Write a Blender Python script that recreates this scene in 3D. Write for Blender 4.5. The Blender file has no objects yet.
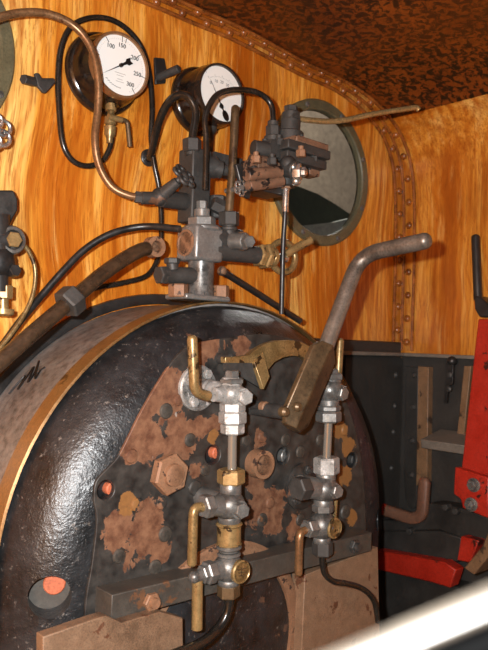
import bpy, bmesh, math, random
from mathutils import Vector as V, Matrix
random.seed(7)
PI = math.pi
SC = bpy.context.scene
COL = SC.collection

# ------------------------------------------------------------------ camera
YAW, PITCH, ROLL, FPX = math.radians(42), math.radians(1.6), math.radians(2.0), 711.0
CAM = V((0, -1.5, 1.6))
f0 = V((math.sin(YAW), math.cos(YAW), 0)); r0 = V((math.cos(YAW), -math.sin(YAW), 0)); Z = V((0, 0, 1))
FW = f0*math.cos(PITCH) + Z*math.sin(PITCH); u0 = -f0*math.sin(PITCH) + Z*math.cos(PITCH)
UP = u0*math.cos(ROLL) - r0*math.sin(ROLL); RT = r0*math.cos(ROLL) + u0*math.sin(ROLL)

def ray(px, py): return FW + RT*((px-244)/FPX) + UP*((325-py)/FPX)
def at(px, py, y=0.0):
    """where the sight line through a pixel meets the plane at depth y of the cab"""
    d = ray(px, py); return CAM + d*((y-CAM.y)/d.y)
def atx(px, py, x):
    d = ray(px, py); return CAM + d*((x-CAM.x)/d.x)
def dep(p): return (V(p)-CAM).dot(FW)
def mm(n, p): return n*dep(p)/FPX          # n pixels at the place p, in metres

cd = bpy.data.cameras.new('camera'); cam = bpy.data.objects.new('camera', cd); COL.objects.link(cam)
M3 = Matrix((RT, UP, -FW)).transposed()
cam.matrix_world = Matrix.Translation(CAM) @ M3.to_4x4()
cd.sensor_fit = 'VERTICAL'; cd.sensor_height = 24; cd.lens = FPX*24/650; cd.clip_start = .01
cd.dof.use_dof = True; cd.dof.focus_distance = 1.5
cd.dof.aperture_fstop = cd.lens/1000/.0056
SC.camera = cam

# ------------------------------------------------------------------ materials
def srgb(c):
    return tuple((v/255/12.92 if v/255 <= .04045 else ((v/255+.055)/1.055)**2.4) for v in c) + (1,)
class N:
    """a small node builder"""
    def __init__(s, name):
        s.m = bpy.data.materials.new(name); s.m.use_nodes = True; s.t = s.m.node_tree; s.t.nodes.clear()
        s.out = s.n('ShaderNodeOutputMaterial'); s.b = s.n('ShaderNodeBsdfPrincipled'); s.l(s.b.outputs[0], s.out.inputs[0])
        s.g = s.n('ShaderNodeNewGeometry').outputs['Position']
    def n(s, t, **k):
        x = s.t.nodes.new(t)
        for a, v in k.items(): setattr(x, a, v)
        return x
    def l(s, a, b): s.t.links.new(a, b)
    def put(s, sock, v):
        if isinstance(v, bpy.types.NodeSocket): s.l(v, sock)
        elif v is not None: sock.default_value = v
    def map(s, scale=(1, 1, 1), rot=(0, 0, 0), vec=None):
        m = s.n('ShaderNodeMapping'); s.l(vec or s.g, m.inputs[0]); m.inputs['Scale'].default_value = scale; m.inputs['Rotation'].default_value = rot
        return m.outputs[0]
    def noise(s, scale, detail=4, rough=.55, vec=None, dist=0, col=False):
        x = s.n('ShaderNodeTexNoise'); s.l(vec or s.g, x.inputs['Vector']); x.inputs['Scale'].default_value = scale
        x.inputs['Detail'].default_value = detail; x.inputs['Roughness'].default_value = rough; x.inputs['Distortion'].default_value = dist
        return x.outputs['Color' if col else 'Fac']
    def voro(s, scale, vec=None, feature='F1'):
        x = s.n('ShaderNodeTexVoronoi', feature=feature); s.l(vec or s.g, x.inputs['Vector']); x.inputs['Scale'].default_value = scale
        return x.outputs['Distance']
    def ramp(s, fac, stops, interp='LINEAR'):
        r = s.n('ShaderNodeValToRGB'); s.l(fac, r.inputs[0]); r.color_ramp.interpolation = interp
        e = r.color_ramp.elements
        while len(e) < len(stops): e.new(.5)
        for i, (p, c) in enumerate(stops):
            e[i].position = p; e[i].color = srgb(c) if isinstance(c, tuple) else (c, c, c, 1)
        return r.outputs[0]
    def mix(s, fac, a, b, mode='MIX'):
        m = s.n('ShaderNodeMix', data_type='RGBA', blend_type=mode)
        s.put(m.inputs[0], fac); s.put(m.inputs[6], srgb(a) if isinstance(a, tuple) else a); s.put(m.inputs[7], srgb(b) if isinstance(b, tuple) else b)
        return m.outputs[2]
    def math(s, op, a, b=0):
        m = s.n('ShaderNodeMath', operation=op); s.put(m.inputs[0], a); s.put(m.inputs[1], b); return m.outputs[0]
    def bump(s, h, strength=.3, dist=.002):
        b = s.n('ShaderNodeBump'); b.inputs['Strength'].default_value = strength; b.inputs['Distance'].default_value = dist
        s.l(h, b.inputs['Height']); s.l(b.outputs[0], s.b.inputs['Normal'])
    def fin(s, col=None, rough=.5, metal=0, spec=.5, coat=0):
        if col is not None: s.put(s.b.inputs['Base Color'], srgb(col) if isinstance(col, tuple) else col)
        s.put(s.b.inputs['Roughness'], rough); s.put(s.b.inputs['Metallic'], metal); s.put(s.b.inputs['Specular IOR Level'], spec)
        s.put(s.b.inputs['Coat Weight'], coat); s.b.inputs['Coat Roughness'].default_value = .15
        return s.m

def wood(name, axis, seed=0.0, tone=1.0):
    """scumbled wood-grain paint: long streaks along z with a few cathedral arches"""
    n = N(name)
    warp = n.noise(1.7, 2, .5, n.map((1, 1, .8)), col=True)
    va = n.n('ShaderNodeVectorMath', operation='MULTIPLY_ADD'); n.l(warp, va.inputs[0]); va.inputs[1].default_value = (.13, .13, .05)
    sh = n.n('ShaderNodeVectorMath', operation='ADD'); n.l(n.g, sh.inputs[0]); sh.inputs[1].default_value = (seed, seed, seed); n.l(sh.outputs[0], va.inputs[2])
    vec = va.outputs[0]
    broad = n.noise(1.0, 4, .55, n.map((7, 7, .7), (0, 0, 0), vec))
    streak = n.noise(1.0, 5, .65, n.map((46, 46, 1.9), (0, 0, 0), vec))
    fine = n.noise(1.0, 4, .7, n.map((190, 190, 7), (0, 0, 0), vec))
    w = n.n('ShaderNodeTexWave', wave_type='BANDS', bands_direction=axis); warp2 = n.noise(2.1, 1, .4, n.map((1.2, 1.2, 1.0)), col=True)
    vb = n.n('ShaderNodeVectorMath', operation='MULTIPLY_ADD'); n.l(warp2, vb.inputs[0]); vb.inputs[1].default_value = (.42, .42, 0); n.l(vec, vb.inputs[2])
    n.l(n.map((1, 1, .12), (0, 0, 0), vb.outputs[0]), w.inputs[0]); w.inputs['Scale'].default_value = 8; w.inputs['Distortion'].default_value = 2.2
    w.inputs['Detail'].default_value = 3; w.inputs['Detail Scale'].default_value = 2
    c = n.ramp(broad, [(.30, (158, 80, 16)), (.43, (198, 118, 34)), (.55, (222, 152, 58)), (.70, (244, 202, 116))])
    arch = n.ramp(w.outputs[1], [(0, 1.0), (.4, 0.0)])
    c = n.mix(n.math('MULTIPLY', arch, .42), c, (178, 92, 20))
    c = n.mix(n.math('MULTIPLY', n.ramp(streak, [(.47, 0.0), (.64, 1.0)]), .72), c, (158, 78, 14))
    c = n.mix(n.math('MULTIPLY', n.ramp(streak, [(.30, 1.0), (.45, 0.0)]), .45), c, (246, 202, 120))
    c = n.mix(n.math('MULTIPLY', n.ramp(fine, [(.52, 0.0), (.60, 1.0)]), .55), c, (140, 68, 12))
    soot = n.ramp(n.noise(3.0, 5, .65, n.map((1.3, 1.3, .8))), [(.56, 0.0), (.74, 1.0)])
    c = n.mix(n.math('MULTIPLY', soot, .5), c, (112, 50, 12))
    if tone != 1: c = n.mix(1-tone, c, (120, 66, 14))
    spk = n.ramp(n.noise(95, 2, .5), [(.73, 0.0), (.76, 1.0)])
    c = n.mix(n.math('MULTIPLY', spk, .35), c, (120, 70, 30))
    n.bump(fine, .06, .001)
    return n.fin(c, n.ramp(broad, [(.3, .34), (.7, .26)]), 0, .35)

def iron(name, dark, light, rough=(.3, .6), metal=.0, patch=None, patch_amt=.56, bump=.25, spec=.5, scale=28, pscale=16, edge=.35):
    n = N(name)
    a = n.noise(scale, 6, .65); b = n.noise(scale*6, 3, .6)
    c = n.mix(n.ramp(a, [(.35, 0.0), (.68, 1.0)]), dark, light)
    g_ = n.noise(scale*7, 4, .7)
    c = n.mix(1.0, c, n.ramp(g_, [(.34, .45), (.5, 1.0), (.66, 1.35)]), 'MULTIPLY')
    pt = n.n('ShaderNodeNewGeometry').outputs['Pointiness']
    c = n.mix(n.math('MULTIPLY', n.ramp(pt, [(.515, 0.0), (.58, 1.0)]), edge), c, tuple(min(255, int(v*1.35)+12) for v in light))
    if patch:
        p = n.ramp(n.noise(pscale, 6, .62, dist=.3), [(patch_amt, 0.0), (patch_amt+.025, 1.0)])
        pc = n.mix(b, patch, tuple(int(v*.68) for v in patch))
        c = n.mix(p, c, pc)
    n.bump(n.math('ADD', n.math('MULTIPLY', a, .6), n.math('MULTIPLY', b, .4)), bump, .0022)
    return n.fin(c, n.ramp(a, [(.3, rough[0]), (.7, rough[1])]), metal, spec)

def flat(name, col, rough=.5, metal=0, spec=.5): return N(name).fin(col, rough, metal, spec)

M = {}
M['wood'] = wood('grained_paint', 'X')
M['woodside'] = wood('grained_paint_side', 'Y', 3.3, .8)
M['black'] = iron('black_iron', (14, 14, 14), (34, 33, 32), (.28, .5), 0, None, bump=.25)
M['blackgloss'] = iron('black_enamel_pipe', (16, 15, 14), (34, 31, 27), (.14, .3), 0, None, bump=.06)
M['soot'] = iron('sooty_iron', (19, 19, 18), (54, 52, 50), (.45, .7), .25, (110, 78, 58), .66, .4)
M['fitting'] = iron('oily_steel', (42, 42, 41), (108, 107, 104), (.28, .5), .55, (150, 146, 138), .63, .3, scale=40, pscale=45)
M['limed'] = iron('limescaled_bronze', (62, 62, 60), (142, 142, 139), (.2, .5), .3, (214, 214, 212), .585, .4, scale=45, pscale=50)
M['greymetal'] = iron('grey_cast_metal', (60, 60, 59), (112, 112, 110), (.25, .45), .4, (168, 168, 164), .66, .25, scale=22, pscale=40)
M['steel'] = iron('bright_steel', (120, 118, 112), (190, 188, 182), (.15, .35), .9, None, bump=.1)
M['leverrod'] = iron('worn_steel', (74, 67, 60), (112, 103, 94), (.32, .5), .55, (120, 92, 72), .62, .15)
M['rust'] = iron('rusty_iron', (80, 56, 40), (120, 88, 64), (.5, .75), .1, (70, 50, 40), .6, .4, scale=40, pscale=40)
M['rustdark'] = iron('sooty_rust', (44, 39, 36), (112, 82, 62), (.45, .7), .2, (34, 31, 30), .57, .4, scale=34, pscale=38)
M['brass'] = iron('brass', (92, 74, 44), (140, 116, 76), (.25, .45), .5, (70, 54, 34), .60, .12, scale=35, pscale=30)
M['brasshandle'] = iron('rubbed_brass', (140, 122, 84), (160, 142, 100), (.18, .28), .6, None, bump=.08)
M['brassband'] = iron('brass_band', (92, 68, 38), (124, 94, 56), (.32, .48), .5, (96, 66, 32), .62, .1)
M['copper'] = iron('copper_pipe', (98, 72, 48), (132, 98, 66), (.25, .45), .55, (100, 60, 38), .66, .08)
M['bronze'] = iron('bronze_lever', (58, 46, 32), (88, 70, 48), (.32, .5), .45, (66, 50, 36), .6, .25, scale=22)
M['backcase'] = iron('gauge_case', (20, 16, 14), (38, 29, 23), (.12, .22), .0, None, bump=.08)
M['brownplate'] = iron('brown_plate', (82, 63, 47), (112, 88, 67), (.5, .7), .1, (104, 66, 44), .62, .3, scale=50, pscale=22)
M['dial'] = flat('dial_white', (226, 226, 222), .35)
M['ink'] = flat('dial_ink', (18, 18, 18), .4)
M['faint'] = flat('dial_print', (140, 140, 138), .4)
M['orange'] = iron('red_lead_plug', (140, 72, 46), (166, 88, 58), (.5, .7), 0, None, bump=.1)
M['red'] = iron('red_paint', (114, 19, 9), (140, 30, 15), (.32, .5), 0, (60, 24, 18), .61, .15, scale=20, pscale=14)
M['redworn'] = iron('worn_red_paint', (70, 46, 36), (96, 66, 50), (.4, .6), 0, (176, 44, 22), .53, .2, scale=20, pscale=9)
M['postpaint'] = iron('brown_post', (74, 54, 36), (106, 80, 56), (.4, .6), 0, (66, 48, 34), .58, .2)
M['darkpanel'] = iron('black_painted_sheet', (22, 21, 20), (38, 36, 33), (.4, .6), 0, (66, 58, 50), .68, .2, scale=14, pscale=20)
M['cream'] = iron('cream_rail_paint', (18, 15, 11), (32, 27, 20), (.5, .6), 0, None, bump=.05, scale=40)
M['railshade'] = flat('rail_shade_black', (3, 3, 3), .9, 0, 0)  # near black, coloured in place of the shadow under the near rail
M['ringgreen'] = iron('dark_green_ring', (62, 59, 44), (88, 83, 62), (.3, .45), .1, None, bump=.1)
M['pipebrown'] = iron('brown_black_pipe', (36, 28, 21), (66, 50, 36), (.2, .34), .2, None, bump=.06, scale=12)
M['dusty'] = iron('dusty_black_sheet', (70, 65, 58), (98, 91, 82), (.5, .7), 0, None)
M['glasstube'] = flat('gauge_glass', (130, 126, 118), .06, .4, .8)
M['shed'] = iron('shed_wall', (128, 112, 94), (160, 142, 120), (.7, .9), 0, None, scale=3)
M['outdark'] = iron('dark_green_tank', (34, 38, 28), (54, 58, 42), (.3, .5), 0, None, scale=4)
M['outpale'] = iron('pale_ledge', (166, 168, 150), (186, 188, 170), (.6, .8), 0, None, scale=6)
M['floor'] = iron('footplate', (58, 50, 42), (90, 78, 64), (.6, .8), .1, (104, 72, 50), .6, .4, scale=10)

def roofmat():
    n = N('rusty_roof')
    v = n.noise(50, 5, .66, n.map((1, 1, 1)), dist=.6); a = n.noise(3.2, 4, .6)
    blk = n.ramp(v, [(.47, 1.0), (.535, 0.0)])
    base = n.mix(n.ramp(a, [(.35, 0.0), (.7, 1.0)]), (104, 50, 15), (146, 76, 24))
    base = n.mix(n.ramp(n.noise(120, 3), [(.4, 0.0), (.65, .45)]), base, (84, 40, 14))
    amt = n.ramp(n.noise(2.4, 3, .5), [(.3, .62), (.62, 1.0)])
    c = n.mix(n.math('MULTIPLY', blk, amt), base, (30, 20, 12))
    n.bump(v, .4, .003); return n.fin(c, .42, 0, .4)
M['roof'] = roofmat()

def platemat():
    """backhead plate: black paint flaked away to brown and ochre undercoat"""
    n = N('flaking_backhead_paint')
    a = n.noise(30, 5, .6); b = n.noise(170, 3, .6)
    blk = n.mix(n.ramp(a, [(.35, 0.0), (.7, 1.0)]), (31, 30, 29), (62, 59, 55))
    rust = n.mix(n.ramp(n.noise(44, 5, .7), [(.35, 0.0), (.65, 1.0)]), (84, 53, 38), (126, 91, 68))
    och = n.mix(b, (140, 98, 54), (106, 74, 44))
    # flaked patches, each with its own place on the plate
    def patches(lst):
        acc = None
        for px, py, r in lst:
            c = at(px, py, -.366); d = n.n('ShaderNodeVectorMath', operation='DISTANCE'); n.l(n.g, d.inputs[0]); d.inputs[1].default_value = c
            v = n.math('SUBTRACT', 1.0, n.math('DIVIDE', d.outputs['Value'], mm(r, c)))
            acc = v if acc is None else n.math('MAXIMUM', acc, v)
        return acc
    wob = n.math('MULTIPLY', n.math('SUBTRACT', n.noise(17, 7, .66, dist=.5), .5), 3.4)
    P1 = [(163, 397, 40), (141, 431, 33), (180, 432, 30), (200, 428, 18), (152, 520, 24), (142, 549, 22), (157, 553, 20), (116, 529, 22), (262, 505, 24), (254, 486, 16), (275, 520, 18), (294, 525, 14),
          (214, 421, 12), (259, 441, 12), (240, 345, 14), (212, 350, 20), (195, 372, 18), (300, 400, 10), (131, 456, 10), (195, 470, 12)]
    P2 = [(127, 503, 12), (343, 478, 14), (348, 446, 12), (340, 428, 10), (354, 517, 12), (212, 437, 9), (320, 505, 9)]
    p = n.ramp(n.math('ADD', patches(P1), wob), [(.20, 0.0), (.23, 1.0)])
    q = n.ramp(n.math('ADD', patches(P2), wob), [(.20, 0.0), (.23, 1.0)])
    c = n.mix(p, blk, rust); c = n.mix(q, c, och)
    scr = n.ramp(n.noise(60, 3, .6, n.map((1, 1, .35), (.4, .2, .5))), [(.73, 0.0), (.76, .5)])
    c = n.mix(scr, c, (170, 166, 160))
    n.bump(n.math('ADD', n.math('MULTIPLY', p, -.8), n.math('MULTIPLY', a, .5)), .35, .002)
    return n.fin(c, n.mix(p, n.ramp(a, [(.3, .34), (.7, .6)]), (190, 190, 190)), 0, .45)
M['plate'] = platemat()
M['barpaint'] = iron('black_bar_paint', (30, 28, 26), (60, 56, 50), (.4, .6), 0, (112, 78, 54), .645, .3, scale=24, pscale=18)

def flangemat():
    n = N('pitted_black_flange')
    a = n.noise(16, 5, .6); b = n.noise(75, 5, .6); d = n.noise(260, 2, .5)
    c = n.mix(n.ramp(a, [(.35, 0.0), (.7, 1.0)]), (19, 20, 21), (42, 43, 45))
    c = n.mix(n.ramp(n.noise(95, 5, .7), [(.60, 0.0), (.70, .6)]), c, (128, 120, 112))
    c = n.mix(n.ramp(n.noise(14, 6, .7), [(.66, 0.0), (.70, .5)]), c, (120, 86, 66))
    n.bump(n.math('ADD', b, n.math('MULTIPLY', d, .4)), .55, .003)
    return n.fin(c, n.ramp(a, [(.3, .26), (.7, .42)]), 0, .6)
M['flange'] = flangemat()
M['cladding'] = iron('grey_cladding', (94, 92, 90), (122, 118, 114), (.4, .6), .1, (40, 36, 34), .62, .12, scale=7, pscale=5)
def stripmat():
    n = N('riveted_trim_paint')
    a = n.noise(20, 5, .6); e = n.noise(70, 4, .7)
    c = n.mix(n.ramp(a, [(.3, 0.0), (.7, 1.0)]), (92, 46, 18), (158, 94, 42))
    c = n.mix(n.ramp(e, [(.56, 0.0), (.64, .7)]), c, (54, 28, 14))
    n.bump(e, .2, .002); return n.fin(c, .26, 0, .5)
M['strip'] = stripmat()
def glassmat():
    n = N('window_glass'); n.fin((245, 245, 245), .02, 0, .5)
    n.b.inputs['Transmission Weight'].default_value = 1; n.b.inputs['IOR'].default_value = 1.05
    return n.m
M['glass'] = glassmat()
M['stripwood'] = wood('grained_strip', 'X', 1.7, .60)

# ------------------------------------------------------------------ mesh helpers
def BM(): return bmesh.new()
def frame(d):
    d = V(d).normalized(); a = V((0, 0, 1)) if abs(d.z) < .9 else V((1, 0, 0))
    x = a.cross(d).normalized(); return x, d.cross(x), d
def loft(bm, rings, cap0=True, cap1=True, closed=False):
    vs = [[bm.verts.new(p) for p in r] for r in rings]; n = len(vs[0]); m = len(vs)
    for i in range(m if closed else m-1):
        a, b = vs[i], vs[(i+1) % m]
        for k in range(n):
            try: bm.faces.new((a[k], a[(k+1) % n], b[(k+1) % n], b[k]))
            except ValueError: pass
    if not closed:
        if cap0: bm.faces.new(vs[0][::-1])
        if cap1: bm.faces.new(vs[-1])
    return vs
def lathe(bm, p, d, prof, seg=24, twist=0):
    """prof: (radius, height along d)"""
    p = V(p); x, y, d = frame(d); rings = []
    for r, h in prof:
        rings.append([p + d*h + (x*math.cos(t) + y*math.sin(t))*max(r, 1e-5) for t in [2*PI*k/seg+twist for k in range(seg)]])
    loft(bm, rings)
def cyl(bm, a, b, r, r2=None, seg=20, ch=0, twist=0):
    a, b = V(a), V(b); r2 = r if r2 is None else r2; L = (b-a).length
    if ch: lathe(bm, a, b-a, [(r-ch, 0), (r, ch), (r2, L-ch), (r2-ch, L)], seg, twist)
    else: lathe(bm, a, b-a, [(r, 0), (r2, L)], seg, twist)
def hexa(bm, a, b, r, ch=None, twist=0): cyl(bm, a, b, r, None, 6, r*.12 if ch is None else ch, twist)
def ball(bm, p, r, s=(1, 1, 1), seg=20):
    m = Matrix.Translation(V(p)) @ Matrix.Diagonal((r*s[0], r*s[1], r*s[2], 1))
    bmesh.ops.create_uvsphere(bm, u_segments=seg, v_segments=seg//2+2, radius=1, matrix=m)
def smooth(pts, n=10):
    P = [V(p) for p in pts]
    if len(P) < 3: return P
    P = [P[0]*2-P[1]] + P + [P[-1]*2-P[-2]]; o = []
    for i in range(1, len(P)-2):
        a, b, c, d = P[i-1:i+3]
        for k in range(n):
            t = k/n
            o.append(.5*((2*b)+(c-a)*t+(2*a-5*b+4*c-d)*t*t+(-a+3*b-3*c+d)*t**3))
    o.append(P[-2]); return o
def tube(bm, pts, r, seg=14, sm=True, n=10, r1=None, round_end=False):
    P = smooth(pts, n) if sm else [V(p) for p in pts]
    rings = []; u = None
    for i, p in enumerate(P):
        t = (P[min(i+1, len(P)-1)]-P[max(i-1, 0)]).normalized()
        if u is None: u = frame(t)[0]
        u = (u - t*u.dot(t)).normalized(); w = t.cross(u)
        rr = r if r1 is None else r + (r1-r)*i/(len(P)-1)
        rings.append([p + (u*math.cos(a)+w*math.sin(a))*rr for a in [2*PI*k/seg for k in range(seg)]])
    if round_end:
        t = (P[-1]-P[-2]).normalized(); rr = r if r1 is None else r1; last = rings[-1]
        for q in (.35, .7, .92): rings.append([P[-1] + t*rr*.8*q + (v-P[-1])*math.sqrt(1-q*q) for v in last])
    loft(bm, rings)
def bent(pts, rad, n=6):
    """polyline with rounded corners"""
    P = [V(p) for p in pts]; o = [P[0]]
    for i in range(1, len(P)-1):
        a = (P[i-1]-P[i]); b = (P[i+1]-P[i]); k = min(rad, a.length*.49, b.length*.49)
        A = P[i]+a.normalized()*k; B = P[i]+b.normalized()*k
        for j in range(n+1):
            t = j/n; o.append(A*(1-t)**2 + P[i]*2*t*(1-t) + B*t*t)
    o.append(P[-1]); return o
def box(bm, c, s, R=None):
    m = Matrix.Translation(V(c)) @ (R.to_4x4() if R else Matrix.Identity(4)) @ Matrix.Diagonal((s[0], s[1], s[2], 1))
    bmesh.ops.create_cube(bm, size=1, matrix=m)
def bar(bm, a, b, w, h, up=(0, 0, 1), w2=None, h2=None):
    """rectangular bar a->b, w across, h along up"""
    a, b = V(a), V(b); d = (b-a).normalized(); x = d.cross(V(up)).normalized(); u = x.cross(d)
    w2 = w if w2 is None else w2; h2 = h if h2 is None else h2
    loft(bm, [[p + x*i*ww/2 + u*j*hh/2 for i, j in ((-1, -1), (1, -1), (1, 1), (-1, 1))] for p, ww, hh in ((a, w, h), (b, w2, h2))])
def torus(bm, p, d, R, r, seg=36, s2=10):
    p = V(p); x, y, d = frame(d); rings = []
    for k in range(seg):
        t = 2*PI*k/seg; e = x*math.cos(t)+y*math.sin(t)
        rings.append([p + e*(R + r*math.cos(q)) + d*r*math.sin(q) for q in [2*PI*j/s2 for j in range(s2)]])
    loft(bm, rings, closed=True)
def prism(bm, pts, off):
    """polygon pushed along off"""
    off = V(off); loft(bm, [[V(p) for p in pts], [V(p)+off for p in pts]])
    for f in bm.faces: f.normal_update()
def sheet(bm, outer, holes, off):
    """plate with holes; outlines lie in one plane, pushed along off"""
    off = V(off); b2 = bmesh.new(); loops = []
    for lp in [outer]+holes:
        vs = [b2.verts.new(p) for p in lp]; loops.append(vs)
        for i in range(len(vs)): b2.edges.new((vs[i], vs[(i+1) % len(vs)]))
    bmesh.ops.triangle_fill(b2, use_beauty=True, use_dissolve=False, edges=b2.edges[:])
    faces = [[v.co.copy() for v in f.verts] for f in b2.faces]; b2.free()
    for f in faces: bm.faces.new([bm.verts.new(p) for p in f]); bm.faces.new([bm.verts.new(p+off) for p in f[::-1]])
    for lp in [outer]+holes:
        for i in range(len(lp)):
            a, b = V(lp[i]), V(lp[(i+1) % len(lp)])
            bm.faces.new([bm.verts.new(p) for p in (a, b, b+off, a+off)])
    bmesh.ops.remove_doubles(bm, verts=bm.verts[:], dist=1e-6)
def circle(p, d, r, n=48):
    x, y, d = frame(d); return [V(p) + (x*math.cos(t)+y*math.sin(t))*r for t in [2*PI*k/n for k in range(n)]]

ORG = {}
def obj(name, bm, mat, parent=None, bev=0, ang=38, label=None, cat=None, group=None, kind=None):
    bmesh.ops.recalc_face_normals(bm, faces=bm.faces[:])
    if parent: o0 = ORG[parent.name]
    else:
        xs = [v.co for v in bm.verts]
        o0 = V(((min(v.x for v in xs)+max(v.x for v in xs))/2, (min(v.y for v in xs)+max(v.y for v in xs))/2, min(v.z for v in xs)))
    for v in bm.verts: v.co -= o0
    me = bpy.data.meshes.new(name); bm.to_mesh(me); bm.free()
    me.polygons.foreach_set('use_smooth', [True]*len(me.polygons)); me.set_sharp_from_angle(angle=math.radians(ang))
    me.materials.append(M[mat] if isinstance(mat, str) else mat)
    o = bpy.data.objects.new(name, me); COL.objects.link(o)
    if parent: o.parent = parent
    else: o.location = o0
    ORG[o.name] = o0
    if bev:
        b = o.modifiers.new('bevel', 'BEVEL'); b.width = bev; b.segments = 2; b.limit_method = 'ANGLE'; b.angle_limit = math.radians(40)
    tag(o, label, cat, group, kind); return o
def tag(o, label=None, cat=None, group=None, kind=None):
    for k, v in (('label', label), ('category', cat), ('group', group), ('kind', kind)):
        if v: o[k] = v
def thing(name, label, cat, loc, group=None):
    o = bpy.data.objects.new(name, None); COL.objects.link(o); o.location = V(loc); o.empty_display_size = .05
    ORG[o.name] = V(loc); tag(o, label, cat, group); return o
def part(name, mat, parent, fn, *a, bev=0, ang=38, label=None, **k):
    bm = BM(); fn(bm, *a, **k); return obj(name, bm, mat, parent, bev, ang, label)
X = V((1, 0, 0)); Y = V((0, 1, 0)); FR = V((0, -1, 0))    # FR: out of the boiler towards the cab
# ================================================================== the setting
arc_px = [(403, 250), (403, 205), (401, 172), (396, 150), (386, 127), (368, 105), (348, 89), (327, 77), (300, 65), (254, 40), (226, 26), (195, 13)]
half = [(at(x, y).x, at(x, y).z) for x, y in arc_px]
XR, XC = 2.100, 1.03
half = [(min(x, XR), z) for x, z in half] + [(XC, 2.482)]
half = [(p.x, p.y) for p in smooth([V((x, z, 0)) for x, z in half], 4)]
XL = -.5
def mirror(p):            # the roof arc towards the far left, wider than the right half
    return (XC - (p[0]-XC)*(XC-XL)/(XR-XC), p[1])
arc = [(XR, 0)] + half + [mirror(p) for p in half[-2::-1]] + [(XL, 0)]
DR, DL = (at(317, 173).x, at(317, 173).z), (at(0, 60).x, at(0, 60).z)
WIN_R = .228
win = [V((1.648, 0, 2.146)), V((.414, 0, 2.20))]
bm = BM(); sheet(bm, [V((x, 0, z)) for x, z in arc], [circle(c, Y, WIN_R-.026) for c in win], Y*.012)
obj('wall_front', bm, 'wood', kind='structure', ang=20)

def sweep(name, prof, y0, y1, mat, out=.014, ang=60, n=14):
    """strip of the cab shell carried from the front sheet towards the open back"""
    bm = BM(); P = [V((x, 0, z)) for x, z in prof]; off = []
    for i, p in enumerate(P):
        t = (P[min(i+1, len(P)-1)]-P[max(i-1, 0)]).normalized(); off.append(V((t.z, 0, -t.x)))
    rings = []
    for y in (y0, y1):
        rings.append([p+Y*y for p in P] + [p+o*out+Y*y for p, o in zip(P[::-1], off[::-1])])
    loft(bm, rings); return obj(name, bm, mat, kind='structure', ang=ang)
arc = [(XR, 0)] + half + [mirror(p) for p in half[-2::-1]] + [(XL, 0)]
k = min(range(len(half)), key=lambda i: abs(half[i][0]-1.965)+abs(half[i][1]-2.41))+1
sweep('wall_right', arc[:k+1], .012, -2.5, 'woodside')
m = len(arc)-1-k
sweep('ceiling', arc[k:m+1], .012, -2.5, 'roof')
sweep('wall_left', arc[m:], .012, -2.5, 'woodside')
bm = BM(); box(bm, (.8, -1.25, -.02), (2.64, 2.55, .04)); obj('floor', bm, 'floor', kind='structure')

# riveted angle strip in the corner between front sheet, roof and side
def strip():
    path = [(XR, 1.60), (XR, 1.75), (XR, 1.9)] + half + [mirror(p) for p in half[-2::-1]]
    P = [V((x, 0, z)) for x, z in path]; r1, r2, cum = [], [], [0]
    nor = []
    for i, p in enumerate(P):
        t = (P[min(i+1, len(P)-1)]-P[max(i-1, 0)]).normalized(); nor.append(V((-t.z, 0, t.x)))   # towards the cab's middle
        if i: cum.append(cum[-1]+(P[i]-P[i-1]).length)
    bm = BM(); w, th = .052, .008
    rings = []
    for p, n, c in zip(P, nor, cum):
        w = .052-.020*min(1, max(0, (c-.6)/.5))
        # L section: one leg on the front sheet, one on the roof
        rings.append([p+n*.001+FR*.001, p+n*w+FR*.001, p+n*w+FR*th, p+n*(th*2.2)+FR*th, p+n*th+FR*(th*2.2), p+n*th+FR*w, p+n*.001+FR*w])
    loft(bm, rings)
    o = obj('trim_1', bm, 'stripwood', kind='structure', ang=30)
    for nm, fn in (('front_bead', lambda p, n, w: p+n*w+FR*.006), ('roof_bead', lambda p, n, w: p+n*.006+FR*w), ('corner_bead', lambda p, n, w: p+n*.013+FR*.013)):
        b = BM(); tube(b, [fn(p, n, .052-.020*min(1, max(0, (c-.6)/.5))) for p, n, c in zip(P, nor, cum)], .0058, 8, sm=False); obj(nm, b, 'strip', o)
    i, s, flip = 0, .03, 0
    while s < cum[-1]*.62:
        while cum[i+1] < s: i += 1
        t = (s-cum[i])/(cum[i+1]-cum[i]); p = P[i].lerp(P[i+1], t); n = nor[i].lerp(nor[i+1], t).normalized()
        if flip: c, d = p+n*(.031-.012*min(1, max(0, (s-.6)/.5)))+FR*th, FR
        else: c, d = p+n*th+FR*(.031-.012*min(1, max(0, (s-.6)/.5))), n
        b = BM(); lathe(b, c-d*.001, d, [(.0125, 0), (.012, .004), (.008, .009), (.003, .011)], 12); obj('rivet', b, 'strip', o)
        flip = 1-flip; s += .041
    return o
strip()

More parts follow.
